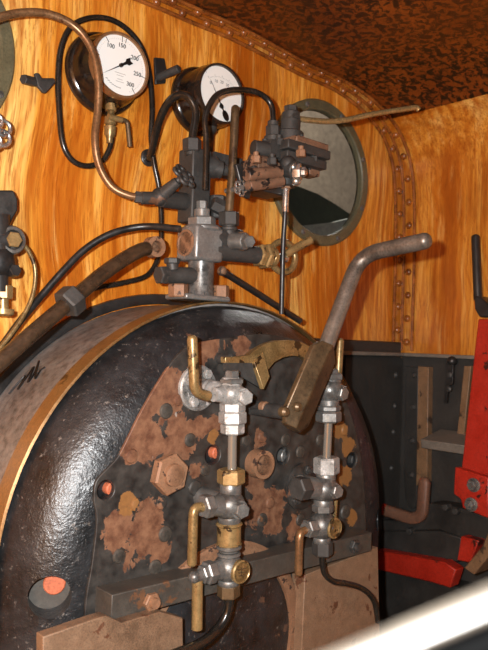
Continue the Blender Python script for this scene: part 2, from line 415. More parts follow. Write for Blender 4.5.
# round windows in the front sheet
def porthole(idx, c, full=True):
    w = thing('window_%d' % idx, None, None, c); w['kind'] = 'structure'
    bm = BM(); x = []
    lathe2 = [(WIN_R, -.002), (WIN_R, .010), (WIN_R-.004, .014), (WIN_R-.029, .014), (WIN_R-.033, .010), (WIN_R-.033, -.012), (WIN_R-.029, -.012)]
    rings = [[V(c)+FR*h+(X*math.cos(t)+Z*math.sin(t))*r for r, h in lathe2] for t in [2*PI*i/64 for i in range(64)]]
    loft(bm, rings, closed=True); obj('window_frame', bm, 'ringgreen', w)
    part('pane', 'glass', w, lambda b: lathe(b, V(c)+Y*.004, Y, [(WIN_R-.031, 0), (WIN_R-.031, .004)], 64))
    for i in range(8):
        t = PI/8+i*PI/4; p = V(c)+(X*math.cos(t)+Z*math.sin(t))*(WIN_R-.016)
        part('bolt', 'fitting', w, lambda b: lathe(b, p+FR*.013, FR, [(.009, 0), (.008, .004), (.004, .006)], 12))
    return w
porthole(1, win[0]); porthole(2, win[1], False)
# what is seen through the round window: shed wall, a dark curved tank, a pale ledge
bm = BM(); box(bm, (4.2, 3.0, 2.2), (6.4, .06, 4.4)); obj('wall_shed', bm, 'shed', kind='structure')
bm = BM(); box(bm, (4.2, 2.2, -.03), (6.4, 4.0, .04)); obj('floor_shed', bm, 'shed', kind='structure')

# ================================================================== boiler
BC, BZ, BR = 1.082, 1.152, .520
def ushape(r, y, zb=.45, n=40):
    pts = [V((BC-r, y, zb))] + [V((BC+r*math.cos(t), y, BZ+r*math.sin(t))) for t in [PI-PI*i/n for i in range(n+1)]] + [V((BC+r, y, zb))]
    return pts
boiler = thing('locomotive_boiler', 'black domed end of a steam boiler with flaking rusty backplate, grey cladding and brass band', 'boiler', (BC, -.18, 0))
def clad(bm): loft(bm, [ushape(.542, y) for y in (-.001, -.05, -.1, -.15, -.2, -.245)])
part('cladding', 'cladding', boiler, clad)
def on_clad(px, py, R=.5435):
    d = ray(px, py); ox, oz = CAM.x-BC, CAM.z-BZ; a = d.x*d.x+d.z*d.z; b = 2*(ox*d.x+oz*d.z); c = ox*ox+oz*oz-R*R
    return CAM + d*((-b-math.sqrt(max(0, b*b-4*a*c)))/(2*a))
part('scrawl', 'ink', boiler, lambda b: tube(b, [on_clad(*q) for q in ((9, 394), (17, 384), (25, 376), (18, 389), (26, 378), (34, 367), (28, 382), (35, 372), (39, 361), (35, 378), (40, 371), (45, 367))], .0022, 6, n=5), label='black scrawl on the cladding')
part('wall_collar', 'black', boiler, lambda b: loft(b, [ushape(.545, -.001), ushape(.572, -.001), ushape(.570, -.010), ushape(.545, -.010)], False, False))
part('cladding_band', 'brassband', boiler, lambda b: loft(b, [ushape(.5425, -.208), ushape(.547, -.211), ushape(.547, -.260), ushape(.5425, -.263)], False, False), ang=30)
def flange(bm):
    loft(bm, [ushape(r, y) for r, y in ((.538, -.240), (.534, -.262), (.526, -.276), (.517, -.290), (.505, -.306), (.488, -.325), (.464, -.339), (.438, -.351), (.405, -.358), (.36, -.361), (.2, -.361), (.05, -.361))])
fl = part('flange', 'flange', boiler, flange, ang=60)
def bore(o, p, d, r, depth):
    """drill a real hole into a part"""
    b = BM(); cyl(b, V(p)-V(d)*.08, V(p)+V(d)*depth, r, seg=28)
    for v in b.verts: v.co -= ORG[o.name] if not o.parent else ORG[o.parent.name]
    bmesh.ops.recalc_face_normals(b, faces=b.faces[:])
    me = bpy.data.meshes.new('cut'); b.to_mesh(me); b.free(); c = bpy.data.objects.new('cut', me); COL.objects.link(c)
    if o.parent: c.parent = o.parent
    else: c.location = o.location
    md = o.modifiers.new('bore', 'BOOLEAN'); md.object = c; md.operation = 'DIFFERENCE'; md.solver = 'EXACT'
    dg = bpy.context.evaluated_depsgraph_get(); dg.update(); new = bpy.data.meshes.new_from_object(o.evaluated_get(dg))
    o.modifiers.remove(md); o.data = new
    new.polygons.foreach_set('use_smooth', [True]*len(new.polygons)); new.set_sharp_from_angle(angle=math.radians(50))
    bpy.data.objects.remove(c)
PY = -.366           # face of the back plate
HD = V((.42, .9, 0)).normalized(); hole_p = at(50, 600, -.345); bore(fl, hole_p, HD, mm(21.5, hole_p), .085)
h2 = V((2*BC-hole_p.x, hole_p.y, at(376, 521, -.34).z)); bore(fl, h2, V((-.42, .9, 0)).normalized(), mm(18, hole_p), .045)
tp = [at(*q, PY) for q in [(84, 640), (86, 600), (92, 565), (97, 520), (94, 500), (96, 482), (106, 470), (118, 457), (128, 438), (140, 414), (156, 386), (172, 362), (188, 346), (206, 341), (226, 338), (256, 334), (286, 337), (312, 348), (332, 372), (348, 405), (358, 440), (364, 480), (366, 520), (366, 545), (364, 600), (360, 660), (80, 660)]]
tp = smooth(tp[:-3], 3) + tp[-3:]
holes = [(106, 490, 10), (213, 455, 10), (283, 456, 9), (352, 460, 8)]
bm = BM(); sheet(bm, tp, [circle(at(x, y, PY), Y, mm(r, at(x, y, PY)), 24) for x, y, r in holes], Y*.007)
pl = obj('back_plate', bm, 'plate', boiler, ang=30, bev=.0015)
for x, y, r in holes: bore(fl, at(x, y, PY), Y, mm(r, at(x, y, PY))*1.02, .028)
def plug(px, py, r, mat, y):
    p = at(px, py, y); part('washout_plug', mat, boiler, lambda b: lathe(b, p, FR, [(mm(r, p), -.02), (mm(r, p), 0), (mm(r, p)-.002, .002)], 24), label='orange plug inside a washout hole' if mat == 'orange' else None)
hb = hole_p+HD*.062; part('washout_recess', 'barpaint', boiler, lambda b: cyl(b, hb, hb+HD*.01, mm(22, hole_p)))
part('washout_plug', 'orange', boiler, lambda b: cyl(b, hb-HD*.014+Z*.010+X*.010, hb+HD*.004+Z*.010+X*.010, mm(11.5, hole_p), ch=.002), label='orange plug inside a washout hole')
plug(112, 489, 6.5, 'orange', -.352); plug(217, 453, 6, 'orange', -.352); plug(286, 456, 7, 'fitting', -.352); plug(355, 460, 6, 'soot', -.352)
def stud(px, py, r, mat, h=.007, hexed=False, y=PY, lab=None):
    p = at(px, py, y); R = mm(r, p)
    if hexed: fn = lambda b: hexa(b, p-FR*.002, p+FR*h, R)
    else: fn = lambda b: lathe(b, p-FR*.002, FR, [(R, 0), (R, h*.45), (R*.86, h*.85), (R*.45, h*1.05)], 18)
    part('stay_bolt', mat, boiler, fn, label=lab)
for q in [(131, 456, 7.5, 'plate'), (166, 411, 8, 'barpaint'), (161, 503, 7, 'plate'), (165, 534, 8, 'barpaint'), (119, 556, 7.5, 'barpaint'), (155, 567, 7.5, 'barpaint'), (195, 488, 8, 'plate'),
          (137, 505, 7.5, 'plate'), (270, 503, 6, 'plate'), (262, 437, 6, 'plate'), (345, 512, 7, 'barpaint'), (300, 452, 6, 'barpaint'), (320, 440, 6, 'barpaint'), (345, 430, 6, 'plate'),
          (262, 520, 7, 'barpaint'), (246, 440, 6, 'barpaint'), (190, 440, 7, 'barpaint'), (205, 470, 6, 'barpaint'), (300, 520, 6, 'barpaint'), (285, 440, 6, 'barpaint'), (178, 400, 6, 'plate'), (345, 540, 6, 'barpaint')]:
    stud(*q)
# the big hexagonal washout plug
p = at(166, 473, PY); R = mm(21, p)
hp = part('hexagonal_plug', 'rust', boiler, lambda b: hexa(b, p-FR*.001, p+FR*.024, R, .004, .3), label='large rusty hexagonal plug with a round boss')
part('boss', 'rust', hp if False else boiler, lambda b: lathe(b, p+FR*.023, FR, [(R*.55, 0), (R*.52, .008), (R*.3, .011)], 20))
# ring shaped stub and short threaded stub
p2 = at(255, 463, PY); R2 = mm(14, p2)
part('pipe_stub', 'rust', boiler, lambda b: loft(b, [[p2+FR*h+(X*math.cos(t)+Z*math.sin(t))*r for r, h in ((R2, 0), (R2, .03), (R2*.72, .03), (R2*.72, .012), (.001, .012))] for t in [2*PI*i/28 for i in range(28)]], closed=True))
p3 = at(250, 405, PY)
part('stud', 'soot', boiler, lambda b: (lathe(b, p3, FR, [(mm(11, p3), -.004), (mm(10, p3), .006), (mm(6, p3), .012), (mm(5.2, p3), .040)], 18)))
part('stud_end', 'rust', boiler, lambda b: lathe(b, p3+FR*.038, FR, [(mm(5.4, p3), 0), (mm(5.4, p3), .012), (mm(4.2, p3), .014)], 14), label='coppery end of the stud')
# heavy bar across the backhead
A, B = at(112, 594, -.42), at(372, 533, -.42); zt = (A.z+B.z)/2
def hbar(b):
    h = .046; box(b, ((A.x+B.x)/2, -.392, zt-h/2), (B.x-A.x, .056, h))
fb = thing('firehole_bar', 'long rusty black bar bolted across the backhead above the firehole', 'bar', ((A.x+B.x)/2, -.39, zt-.046))
part('bar', 'barpaint', fb, hbar, bev=.002)
for px, py, r in ((150, 601, 9.5), (353, 546, 7)):
    q = at(px, py, -.42); part('bolt', 'rust' if px < 200 else 'soot', fb, lambda b: (hexa(b, q, q+FR*.012, mm(r, q)), lathe(b, q+FR*.012, FR, [(mm(r*.6, q), 0), (mm(r*.55, q), .008)], 14)))
# brown plates under the bar, and the firehole ring with its door
def slab(name, pts, y, th, lab, mat='brownplate'):
    b = BM(); prism(b, [at(*q, y) for q in pts], Y*th); o = obj(name, b, mat, bev=.002); tag(o, lab, 'plate'); return o
slab('brown_plate', [(43, 637), (95, 619), (106, 616), (122, 623), (135, 619), (160, 612), (183, 618), (184, 700), (43, 720)], -.445, .025, 'rough brown iron plate under the left end of the firehole bar')
lgp = at(110, 640, -.40); part('plate_lug', 'black', boiler, lambda b: box(b, (lgp.x, -.392, lgp.z), (.05, .062, .05)))
slab('brown_plate', [(305, 575), (378, 547), (380, 640), (300, 690)], -.405, .043, 'rough brown iron plate under the right end of the firehole bar')
fc = at(222, 652, -.37); fr = (at(288, 640, -.37).x-fc.x)
fd = thing('firehole_door', 'speckled black round firehole door in a brown ring, below the bar', 'door', fc)
part('ring', 'rust', fd, lambda b: loft(b, [[fc+FR*h+(X*math.cos(t)+Z*math.sin(t))*r for r, h in ((fr*1.16, -.004), (fr*1.16, .006), (fr*1.12, .010), (fr, .010), (fr, -.004))] for t in [2*PI*i/56 for i in range(56)]], closed=True))
part('door', 'flange', fd, lambda b: lathe(b, fc, FR, [(fr*.99, -.004), (fr*.99, .003), (fr*.93, .007), (fr*.3, .012)], 56))

# brass regulator stop on the plate
def c6(x, y): return (180+x/4.07, 330+y/4.07)
rs = thing('brass_quadrant', 'curved brass stop quadrant behind the regulator lever', 'quadrant', at(262, 372, -.37))
pts = [c6(*q) for q in ((185, 110), (240, 108), (280, 103), (308, 80), (345, 58), (390, 44), (440, 40), (488, 46), (530, 66), (550, 92), (545, 130), (520, 128), (500, 110), (460, 105), (420, 113), (385, 132), (362, 160), (330, 140), (185, 135))]
def quad_body(b): prism(b, [at(*q, -.408) for q in pts], Y*.016)
part('arc', 'brass', rs, quad_body, bev=.0015)
def fac(b):
    q = [c6(*s) for s in ((303, 132), (338, 90), (366, 190), (341, 242))]
    prism(b, [at(*s, yy) for s, yy in zip(q, (-.416, -.410, -.424, -.432))], Y*.012)
part('stop', 'brass', rs, fac, bev=.001)
part('web', 'soot', rs, lambda b: prism(b, [at(*c6(*s), -.410) for s in ((185, 134), (303, 134), (341, 240), (320, 232), (250, 190), (186, 165))], Y*.008))
for s in ((215, 120), (470, 75)):
    q = at(*c6(*s), -.408); part('stand_off', 'soot', rs, lambda b: cyl(b, q+Y*.008, V((q.x, -.36, q.z)), .011))

# regulator lever: bronze box section, steel rod, hand grip bent towards the cab
lv = thing('regulator_lever', 'long worn steel regulator lever in a bronze box socket, its grip bent towards the right', 'lever', at(290, 415, -.37))
def sock(b):
    T, Bm = at(324, 347, -.492), at(289, 428, -.478); d = (Bm-T).normalized(); s = d.cross(Y).normalized()
    w = mm(19, T)
    def ring(p, k, e=0):
        return [p - s*w*k, p - s*w*k + FR*.012, p + FR*(.026+e) - s*w*.15*k, p + s*w*k + FR*.010, p + s*w*k, p + Y*.010]
    L = (Bm-T).length
    loft(b, [ring(T - d*.004, .55), ring(T + d*.016, 1.0), ring(T + d*L*.88, 1.0), ring(T+d*L, .62)])
part('socket', 'bronze', lv, sock, bev=.002, ang=25)
A1, A2 = at(324, 352, -.485), at(352, 277, -.485)
tip = A2 + (A2-A1).normalized()*.058
part('rod', 'leverrod', lv, lambda b: tube(b, bent([A1, tip, tip+V((.002, -.168, .018))], .055, 10), mm(8.2, A1), 18, sm=False, round_end=True))
for (px, py) in ((285, 412), (298, 407)):
    q = at(px, py, -.503); part('pin', 'bronze', lv, lambda b: lathe(b, q+Y*.01, FR, [(.010, 0), (.010, .012), (.006, .017)], 16))
q = at(290, 413, -.482); part('spindle', 'soot', lv, lambda b: cyl(b, q, V((q.x, -.36, q.z)), .015))

# what the round window looks out on
def beyond(name, mat, pts, y, th, lab, cat, foot=True):
    P = [at(*q, y) for q in pts]
    if foot: P = P + [V((P[-1].x, y, 0)), V((P[0].x, y, 0))]
    bm = BM(); prism(bm, P, Y*th); tag(obj(name, bm, mat, ang=25), lab, cat)
beyond('vehicle_hood', 'outdark', [(232, 190), (250, 183), (268, 181), (285, 183), (300, 187), (318, 194), (335, 204), (350, 214), (366, 226)], 1.3, .6, 'dark green curved hood outside, seen through the round window', 'vehicle')
beyond('pale_ledge', 'outpale', [(250, 230), (300, 226), (335, 222), (352, 218), (380, 212)], 1.15, .05, 'pale ledge outside, seen at the bottom of the round window', 'ledge')
# ================================================================== gauges on the front sheet
def text_mesh(bm, s, p, size, x=X, z=Z, depth=.0006):
    cu = bpy.data.curves.new('t', 'FONT'); cu.body = s; cu.size = size; cu.align_x = 'CENTER'; cu.align_y = 'CENTER'; cu.extrude = depth; cu.resolution_u = 3
    o = bpy.data.objects.new('t', cu); COL.objects.link(o); dg = bpy.context.evaluated_depsgraph_get(); dg.update()
    me = bpy.data.meshes.new_from_object(o.evaluated_get(dg)); bpy.data.objects.remove(o)
    x = V(x).normalized(); z = V(z).normalized(); nrm = x.cross(z)
    me.transform(Matrix.Translation(V(p)) @ Matrix((x, z, nrm)).transposed().to_4x4()); bm.from_mesh(me); bpy.data.meshes.remove(me)
def gauge(label, px, py, rpx, yf, base_k, numbers, needle, ticks, bezel, tail):
    c = at(px, py, yf); r = mm(rpx, c); w = thing('pressure_gauge', label, 'gauge', V((c.x, 0, c.z)), 'steam gauges on the front sheet')
    b0 = V((c.x, 0, c.z)); D = -yf
    part('case', 'backcase', w, lambda b: lathe(b, b0, FR, [(r*base_k*.97, .001), (r*base_k, .006), (r*base_k, .014), (r*base_k*.98, .020), (r*base_k*.93, .024), (r*base_k*.90, .026), (r*base_k*.885, .034), (r*base_k*.87, .046), (r*1.12, D*.68), (r*1.06, D-.012), (r*.9, D-.006)], 56))
    part('bezel', bezel, w, lambda b: loft(b, [[b0+FR*h+(X*math.cos(t)+Z*math.sin(t))*q for q, h in ((r*1.07, D-.014), (r*1.09, D-.004), (r*1.06, D+.006), (r*.985, D+.006), (r*.965, D-.004))] for t in [2*PI*i/56 for i in range(56)]], closed=True))
    dl = part('dial', 'dial', w, lambda b: lathe(b, b0, FR, [(r*.98, D-.008), (r*.98, D)], 56))
    def pol(a, k): t = math.radians(a); return c + (X*math.cos(t)+Z*math.sin(t))*r*k + FR*.0004
    bm = BM()
    for a, k0, k1, wd in ticks: bar(bm, pol(a, k0), pol(a, k1), wd, .0006, up=FR)
    for s, a, k, sz in numbers: text_mesh(bm, s, pol(a, k), r*sz)
    obj('scale_marks', bm, 'ink' if numbers else 'faint', dl)
    bm = BM()
    if numbers:
        for i in range(60):
            a = -64+i*4.9; bar(bm, pol(a, .84), pol(a, .87), .0006, .0005, up=FR)
        for i, (zz, ww) in enumerate(((-.26, .42), (-.34, .26), (-.46, .2), (-.54, .3))): bar(bm, c+Z*r*zz-X*r*ww*.5+FR*.0004, c+Z*r*zz+X*r*ww*.5+FR*.0004, .0009, .0005, up=FR)
        for i in range(7):
            p = pol(228+i*7, .74); bar(bm, p-X*.003, p+X*.003, .0016, .0005, up=FR)
        obj('maker_print', bm, 'faint', dl)
    else:
        pv = c-Z*r*.45
        def pp(a, k): t = math.radians(a); return pv + (X*math.cos(t)+Z*math.sin(t))*r*k + FR*.0004
        for i in range(21):
            a = 54+i*3.5; bar(bm, pp(a, 1.02), pp(a, 1.06 if i % 5 else 1.12), .0008, .0005, up=FR)
        for i in range(5): text_mesh(bm, str(i*10), pp(124-i*17.5, .88), r*.16)
        obj('scale_print', bm, 'faint', dl)
    def ndl(b):
        a, e = needle; t = V((math.cos(math.radians(a)), 0, math.sin(math.radians(a)))); s = V((-t.z, 0, t.x)); pc = c if tail == 'spade' else c-Z*r*.45; q = pc+FR*.004
        prism(b, [q-s*r*.022, q+t*r*e, q+s*r*.022], FR*.001)
        lathe(b, pc, FR, [(r*.07, .001), (r*.06, .007)], 16)
        if tail == 'spade': prism(b, [q-t*r*.0+s*r*.03, q-t*r*.22+s*r*.05, q-t*r*.28+s*r*.11, q-t*r*.46+s*r*.10, q-t*r*.40, q-t*r*.46-s*r*.10, q-t*r*.28-s*r*.11, q-t*r*.22-s*r*.05, q-s*r*.03], FR*.001)
        else:
            prism(b, [q+s*r*.025, q-t*r*.30+s*r*.025, q-t*r*.30-s*r*.025, q-s*r*.025], FR*.001)
            for k_, rr in ((.0, .09), (.36, .16)):
                o = q-t*r*k_; prism(b, [o+(t*math.cos(u)*1.25+s*math.sin(u)*.8)*r*rr for u in [2*PI*i/20 for i in range(20)]], FR*.001)
    part('needle', 'ink', w, ndl)
    return w, c, r
ang = {'100': 127, '150': 88, '200': 37, '250': -9, '300': -53}
g1, c1, r1 = gauge('larger white pressure gauge numbered 100 to 300 in a black case with copper bezel', 120.5, 65.5, 30.6, -.09, 1.38,
      [(s, a, .66, .20) for s, a in ang.items()], (214, .86), [(a, .78, .97, .0014) for a in ang.values()] + [(79, .80, .95, .0014), (172, .8, .97, .0014), (217, .8, .97, .0014)], 'copper', 'spade')
g2, c2, r2 = gauge('smaller white pressure gauge with faint scale, beside the black bent pipes', 221, 94, 28, -.10, 1.26, [], (124, .98), [(140, .9, .97, .001), (-40, .9, .97, .001)], 'backcase', 'blob')
# brass cock under the larger gauge
q = at(111, 106, -.05)
def cock_body(b):
    lathe(b, q, -Z, [(.013, -.004), (.013, .012), (.009, .014), (.009, .026), (.014, .028), (.014, .042), (.010, .046), (.014, .049), (.013, .068), (.008, .076), (.007, .088)], 18)
ck = thing('gauge_cock', 'small brass cock hanging below the larger pressure gauge', 'cock', q)
part('body', 'brass', ck, cock_body)
part('plug', 'brass', ck, lambda b: cyl(b, q-Z*.032+FR*.016-X*.016, q-Z*.032+FR*.016+X*.020, .007))
part('handle', 'bronze', ck, lambda b: tube(b, bent([q-Z*.032+FR*.016+X*.014, q-Z*.030+FR*.016+X*.036, q-Z*.090+FR*.016+X*.046], .012), .0058, 12, sm=False))
stem2 = at(210, 131, -.06)
part('stem', 'soot', g2, lambda b: lathe(b, stem2+Z*.02, -Z, [(.018, 0), (.018, .02), (.011, .03), (.010, .075), (.006, .10)], 16))

# ================================================================== pipes on the front sheet
def pipe(name, label, mat, pts, rpx, y=None, extra=(), cat='pipe', n=10, **k):
    P = [at(q[0], q[1], q[2] if len(q) > 2 else y) for q in pts]
    bm = BM(); tube(bm, P, mm(rpx, P[len(P)//2]), 14, n=n, **k)
    if not extra:
        o = obj(name, bm, mat); tag(o, label, cat); return o
    t = thing(name, label, cat, P[-1]); obj('tube', bm, mat, t)
    for nm, mt, fn in extra: part(nm, mt, t, fn)
    return t
e1 = at(143, 198, -.19); d1 = (at(143, 198, -.19)-at(128, 196, -.175)).normalized()
pipe('copper_pipe', 'copper pipe curving from the top left corner down across the larger gauge', 'copper',
     [(-22, 30, -.10), (-4, 19, -.11), (20, 13, -.12), (48, 14, -.13), (74, 26, -.14), (91, 48, -.15), (98, 78, -.155), (98, 108, -.15), (95, 138, -.15), (99, 165, -.15), (111, 186, -.16), (127, 195, -.175), (143, 198, -.19)], 4.0,
     extra=[('union_nut', 'soot', lambda b: hexa(b, e1-d1*.018, e1+d1*.012, .0135))])
pipe('siphon_pipe', 'thin black pipe looping round the larger gauge and down to the boiler', 'blackgloss',
     [(112, 137, -.05), (109, 150, -.045), (101, 162, -.04), (86, 166, -.035), (72, 160, -.03), (63, 144, -.03), (59.5, 115, -.03), (58, 78, -.03), (61, 48, -.03), (71, 27, -.03), (90, 18, -.03), (112, 20, -.03), (131, 33, -.03), (144, 53, -.03), (150, 80, -.03), (152, 110, -.03), (151, 138, -.03), (154, 163, -.03), (159, 188, -.03), (161, 212, -.03), (161, 240, -.03), (157, 261, -.03), (146, 276, -.03), (122, 283, -.03), (96, 288, -.03), (70, 298, -.03)], 2.7)
h3 = at(148, 158, 0)
pipe('bent_black_pipe', 'short black pipe arching from a hole in the wood to the valve block', 'blackgloss',
     [(147, 160, .004), (151, 154, -.03), (155, 138, -.07), (159, 122, -.10), (165, 108, -.13), (173, 98, -.16), (182, 95, -.18), (190, 99, -.195), (195, 109, -.20), (195, 121, -.20), (193, 133, -.20), (192, 146, -.20)], 4.2,
     extra=[('wall_flange', 'black', lambda b: lathe(b, h3, FR, [(.022, -.002), (.022, .004), (.018, .007)], 20))])
pipe('bent_black_pipe', 'thin glossy black pipe arching in front of the smaller gauge to the brake valve', 'blackgloss',
     [(205, 190, -.24), (206, 160, -.24), (206, 136, -.24), (205, 120, -.24), (209, 106, -.24), (217, 95, -.24), (229, 90.5, -.24), (244, 90, -.24), (257, 92.5, -.245), (267, 99, -.25), (272, 108, -.255), (273, 120, -.26), (273, 132, -.26)], 3.0)
P5 = [at(*q, -.265) for q in ((235.5, 106), (234, 140), (232, 175), (229, 212))]
bm = BM(); tube(bm, bent([P5[0]+Y*.12+X*.10-Z*.012, P5[0]+Z*.004] + P5[1:], .035, 8), mm(4.2, P5[0]), 14, sm=False)
tag(obj('copper_pipe', bm, 'bronze'), 'upright brown copper pipe standing in front of the smaller gauge', 'pipe')
pipe('black_pipe', 'long black pipe sweeping from the left edge to the steam manifold', 'black',
     [(-14, 366, -.09), (4, 343, -.09), (21, 320, -.09), (42, 295, -.09), (63, 271, -.10), (84, 250, -.11), (108, 235, -.13), (132, 228, -.15), (153, 226.5, -.18), (180, 229, -.24)], 3.6)
ef = at(154, 247, -.20); n7 = at(66, 305, -.235); n7b = at(76, 296.5, -.232); d7 = (n7b-n7).normalized()
ed = (at(154, 247, -.20)-at(141, 249, -.215)).normalized()
pipe('steam_pipe', 'thick brown-black pipe with a large hexagonal nut rising above the cladding', 'pipebrown',
     [(-40, 398, -.26), (0, 362, -.25), (42, 325, -.24), (80, 293, -.23), (104, 273, -.225), (126, 258, -.22), (140, 250.5, -.211), (147, 248.5, -.206)], 7.6,
     extra=[('hexagonal_nut', 'soot', lambda b: hexa(b, n7-d7*.004, n7+d7*.030, .031)),
            ('end_flange', 'rust', lambda b: loft(b, [[ef+FR*h+(X*math.cos(t)+Z*math.sin(t))*r for r, h in ((.023, -.012), (.023, .012), (.013, .012), (.013, -.004), (.0001, -.004))] for t in [2*PI*i/24 for i in range(24)]], closed=True))])
pipe('thin_pipe', 'thin copper pipe curving down from the brass union at the left edge', 'brass',
     [(22, 243, -.12), (29, 252, -.12), (34.5, 266, -.12), (35, 282, -.12), (31, 300, -.12), (22, 318, -.12), (8, 338, -.12), (-12, 362, -.12)], 2.3)
s10 = at(222, 271, -.20)
pipe('stay_rod', 'black rod slanting down right from the manifold to the boiler top', 'black', [(222, 271, -.20), (255, 292, -.20), (300, 321, -.20)], 3.4,
     extra=[('knuckle', 'rust', lambda b: ball(b, s10, mm(5, s10)))])

# ================================================================== small things on the left
t = thing('peg', 'small black peg with a three-cornered wing left of the larger gauge', 'peg', at(36, 84, 0))
a, b_ = at(23, 79, -.045), at(36, 84, -.03)
part('pin', 'soot', t, lambda b: (cyl(b, at(40, 85, .0), at(33, 82, -.03), .008), hexa(b, at(34, 82, -.03), a, .0105)))
part('wing', 'soot', t, lambda b: prism(b, [at(*q, -.030) for q in ((33, 74), (37, 74), (40, 79), (52, 79), (54, 83), (44, 94), (41, 93), (36, 87))], FR*.010), bev=.002)
t = thing('bracket', 'black wall bracket with a round peg between the two gauges', 'bracket', at(160, 72, 0))
part('plate', 'black', t, lambda b: prism(b, [at(*q, 0) for q in ((153, 58), (163, 59), (165, 70), (164, 84), (154, 85))], FR*.008), bev=.002)
part('peg', 'soot', t, lambda b: cyl(b, at(157, 78, -.006), at(179, 68.5, -.07), .0095, .0105, ch=.002))

hw = thing('handwheel', 'bright lobed valve handwheel at the far left edge', 'handwheel', at(-8, 131, 0))
hc = at(-6, 131, -.11)
part('spindle', 'fitting', hw, lambda b: cyl(b, V((hc.x, 0, hc.z)), hc+FR*.012, .010))
for k_ in range(6):
    t_ = math.radians(30+60*k_); p = hc+(X*math.cos(t_)+Z*math.sin(t_))*.021
    part('lobe', 'steel', hw, lambda b: torus(b, p, FR, .0150, .0046, 20, 8))

lb = thing('lubricator', 'black lubricator valve with a round brass union at the left edge', 'valve', at(6, 250, 0))
def plate_lb(b): prism(b, [at(*q, -.10) for q in ((-30, 190), (14, 190), (18, 199), (18, 210), (13, 219), (10, 226), (12, 232), (-30, 236))], Y*.02)
part('bracket_plate', 'soot', lb, plate_lb, bev=.004)
u = at(12, 240, -.135)
part('body', 'black', lb, lambda b: (cyl(b, at(-4, 215, -.12), at(-2, 292, -.12), .026, .020), ball(b, at(-2, 262, -.12), .034, (1, .9, 1.1)), cyl(b, at(-20, 240, -.12), at(8, 240, -.125), .022), cyl(b, V((u.x-.02, 0, u.z)), V((u.x-.02, -.13, u.z)), .020)))
part('union', 'fitting', lb, lambda b: (lathe(b, u+Y*.02, FR, [(.0265, 0), (.0295, .008), (.0295, .020), (.026, .026), (.020, .027), (.018, .022)], 28)))
part('union_cap', 'brass', lb, lambda b: hexa(b, u+FR*.001, u+FR*.014, .0165), label='octagonal brass cap')
part('bolt_head', 'black', lb, lambda b: hexa(b, at(10, 272, -.125), at(16, 270, -.15), .0125))
part('outlet', 'brass', lb, lambda b: (hexa(b, at(3, 285, -.12), at(3, 299, -.12), .019), cyl(b, at(3, 299, -.12), at(3, 312, -.12), .011), lathe(b, at(3, 309, -.12), -Z, [(.022, 0), (.022, .010), (.016, .014)], 24)))
# ================================================================== water gauges (two columns on the back plate)
def spindle_handle(name, w, mat, px_pts, y, rpx, lab=None):
    P = [at(q[0], q[1], q[2] if len(q) > 2 else y) for q in px_pts]
    return part(name, mat, w, lambda b: tube(b, bent(P, .022, 8), mm(rpx, P[-1]), 14, sm=False, round_end=True), label=lab)
GY = -.452
def on(px, py, y=GY): return at(px, py, y)
def vcyl(b, px, py0, py1, rpx, y=GY, hexed=False, px1=None, r1=None):
    a, c = on(px, py0, y), on(px if px1 is None else px1, py1, y); r = mm(rpx, a)
    if hexed: hexa(b, a, c, r, twist=.25)
    else: cyl(b, a, c, r, None if r1 is None else mm(r1, a), 22, r*.12)

w = thing('water_gauge', 'left boiler water gauge, chalky pale top cock and brass fittings, its drain hose below', 'water gauge', on(228, 600))
# top cock
p = at(199, 388, -.374); R = mm(23, p)
tf = part('top_flange', 'limed', w, lambda b: lathe(b, V((p.x, PY, p.z)), FR, [(R, -.001), (R, .007), (R*.94, .010), (R*.5, .011), (R*.40, .02), (R*.34, .05)], 32), label='chalky round flange')
for a_ in (60, 150, 240, 330):
    t_ = math.radians(a_); q = V((p.x, PY-.009, p.z))+(X*math.cos(t_)+Z*math.sin(t_))*R*.70
    part('bolt', 'limed', tf, lambda b: (hexa(b, q, q+FR*.010, .0105), cyl(b, q+FR*.009, q+FR*.014, .006)))
def top_body(b):
    c = on(231, 394); fl_ = V((p.x, -.40, p.z))
    cyl(b, fl_, c, .019, .021); ball(b, c, mm(14.5, c), (1, 1, .95)); cyl(b, c-Z*.005, on(231.5, 377.5), mm(12, c), mm(10, c), 20, .002)
    cyl(b, c-X*.045, c, .014, .018)
    vcyl(b, 232, 400, 417, 9.5)
part('top_cock', 'limed', w, top_body, ang=50)
part('cap_nut', 'fitting', w, lambda b: (vcyl(b, 232, 384, 378, 13, hexed=True), vcyl(b, 232.3, 379, 370.5, 7.5, hexed=True)))
part('side_nut', 'limed', w, lambda b: (cyl(b, on(236, 394), on(243.5, 397, -.478), .019, .017), hexa(b, on(243, 397, -.474), on(247, 397.5, -.490), .0155, twist=.4)))
part('gland_nut', 'limed', w, lambda b: (vcyl(b, 232.5, 402, 412, 13, hexed=True), vcyl(b, 232.5, 411, 424, 14, hexed=True), vcyl(b, 232.5, 423, 434, 12, hexed=True)))
spindle_handle('top_handle', w, 'brass', [(208, 396, -.450), (194.5, 392, -.455), (192.3, 339, -.458)], GY, 5.4, 'upright brass handle')
part('glass_tube', 'glasstube', w, lambda b: vcyl(b, 232.5, 430, 474, 4.6, px1=231.8))
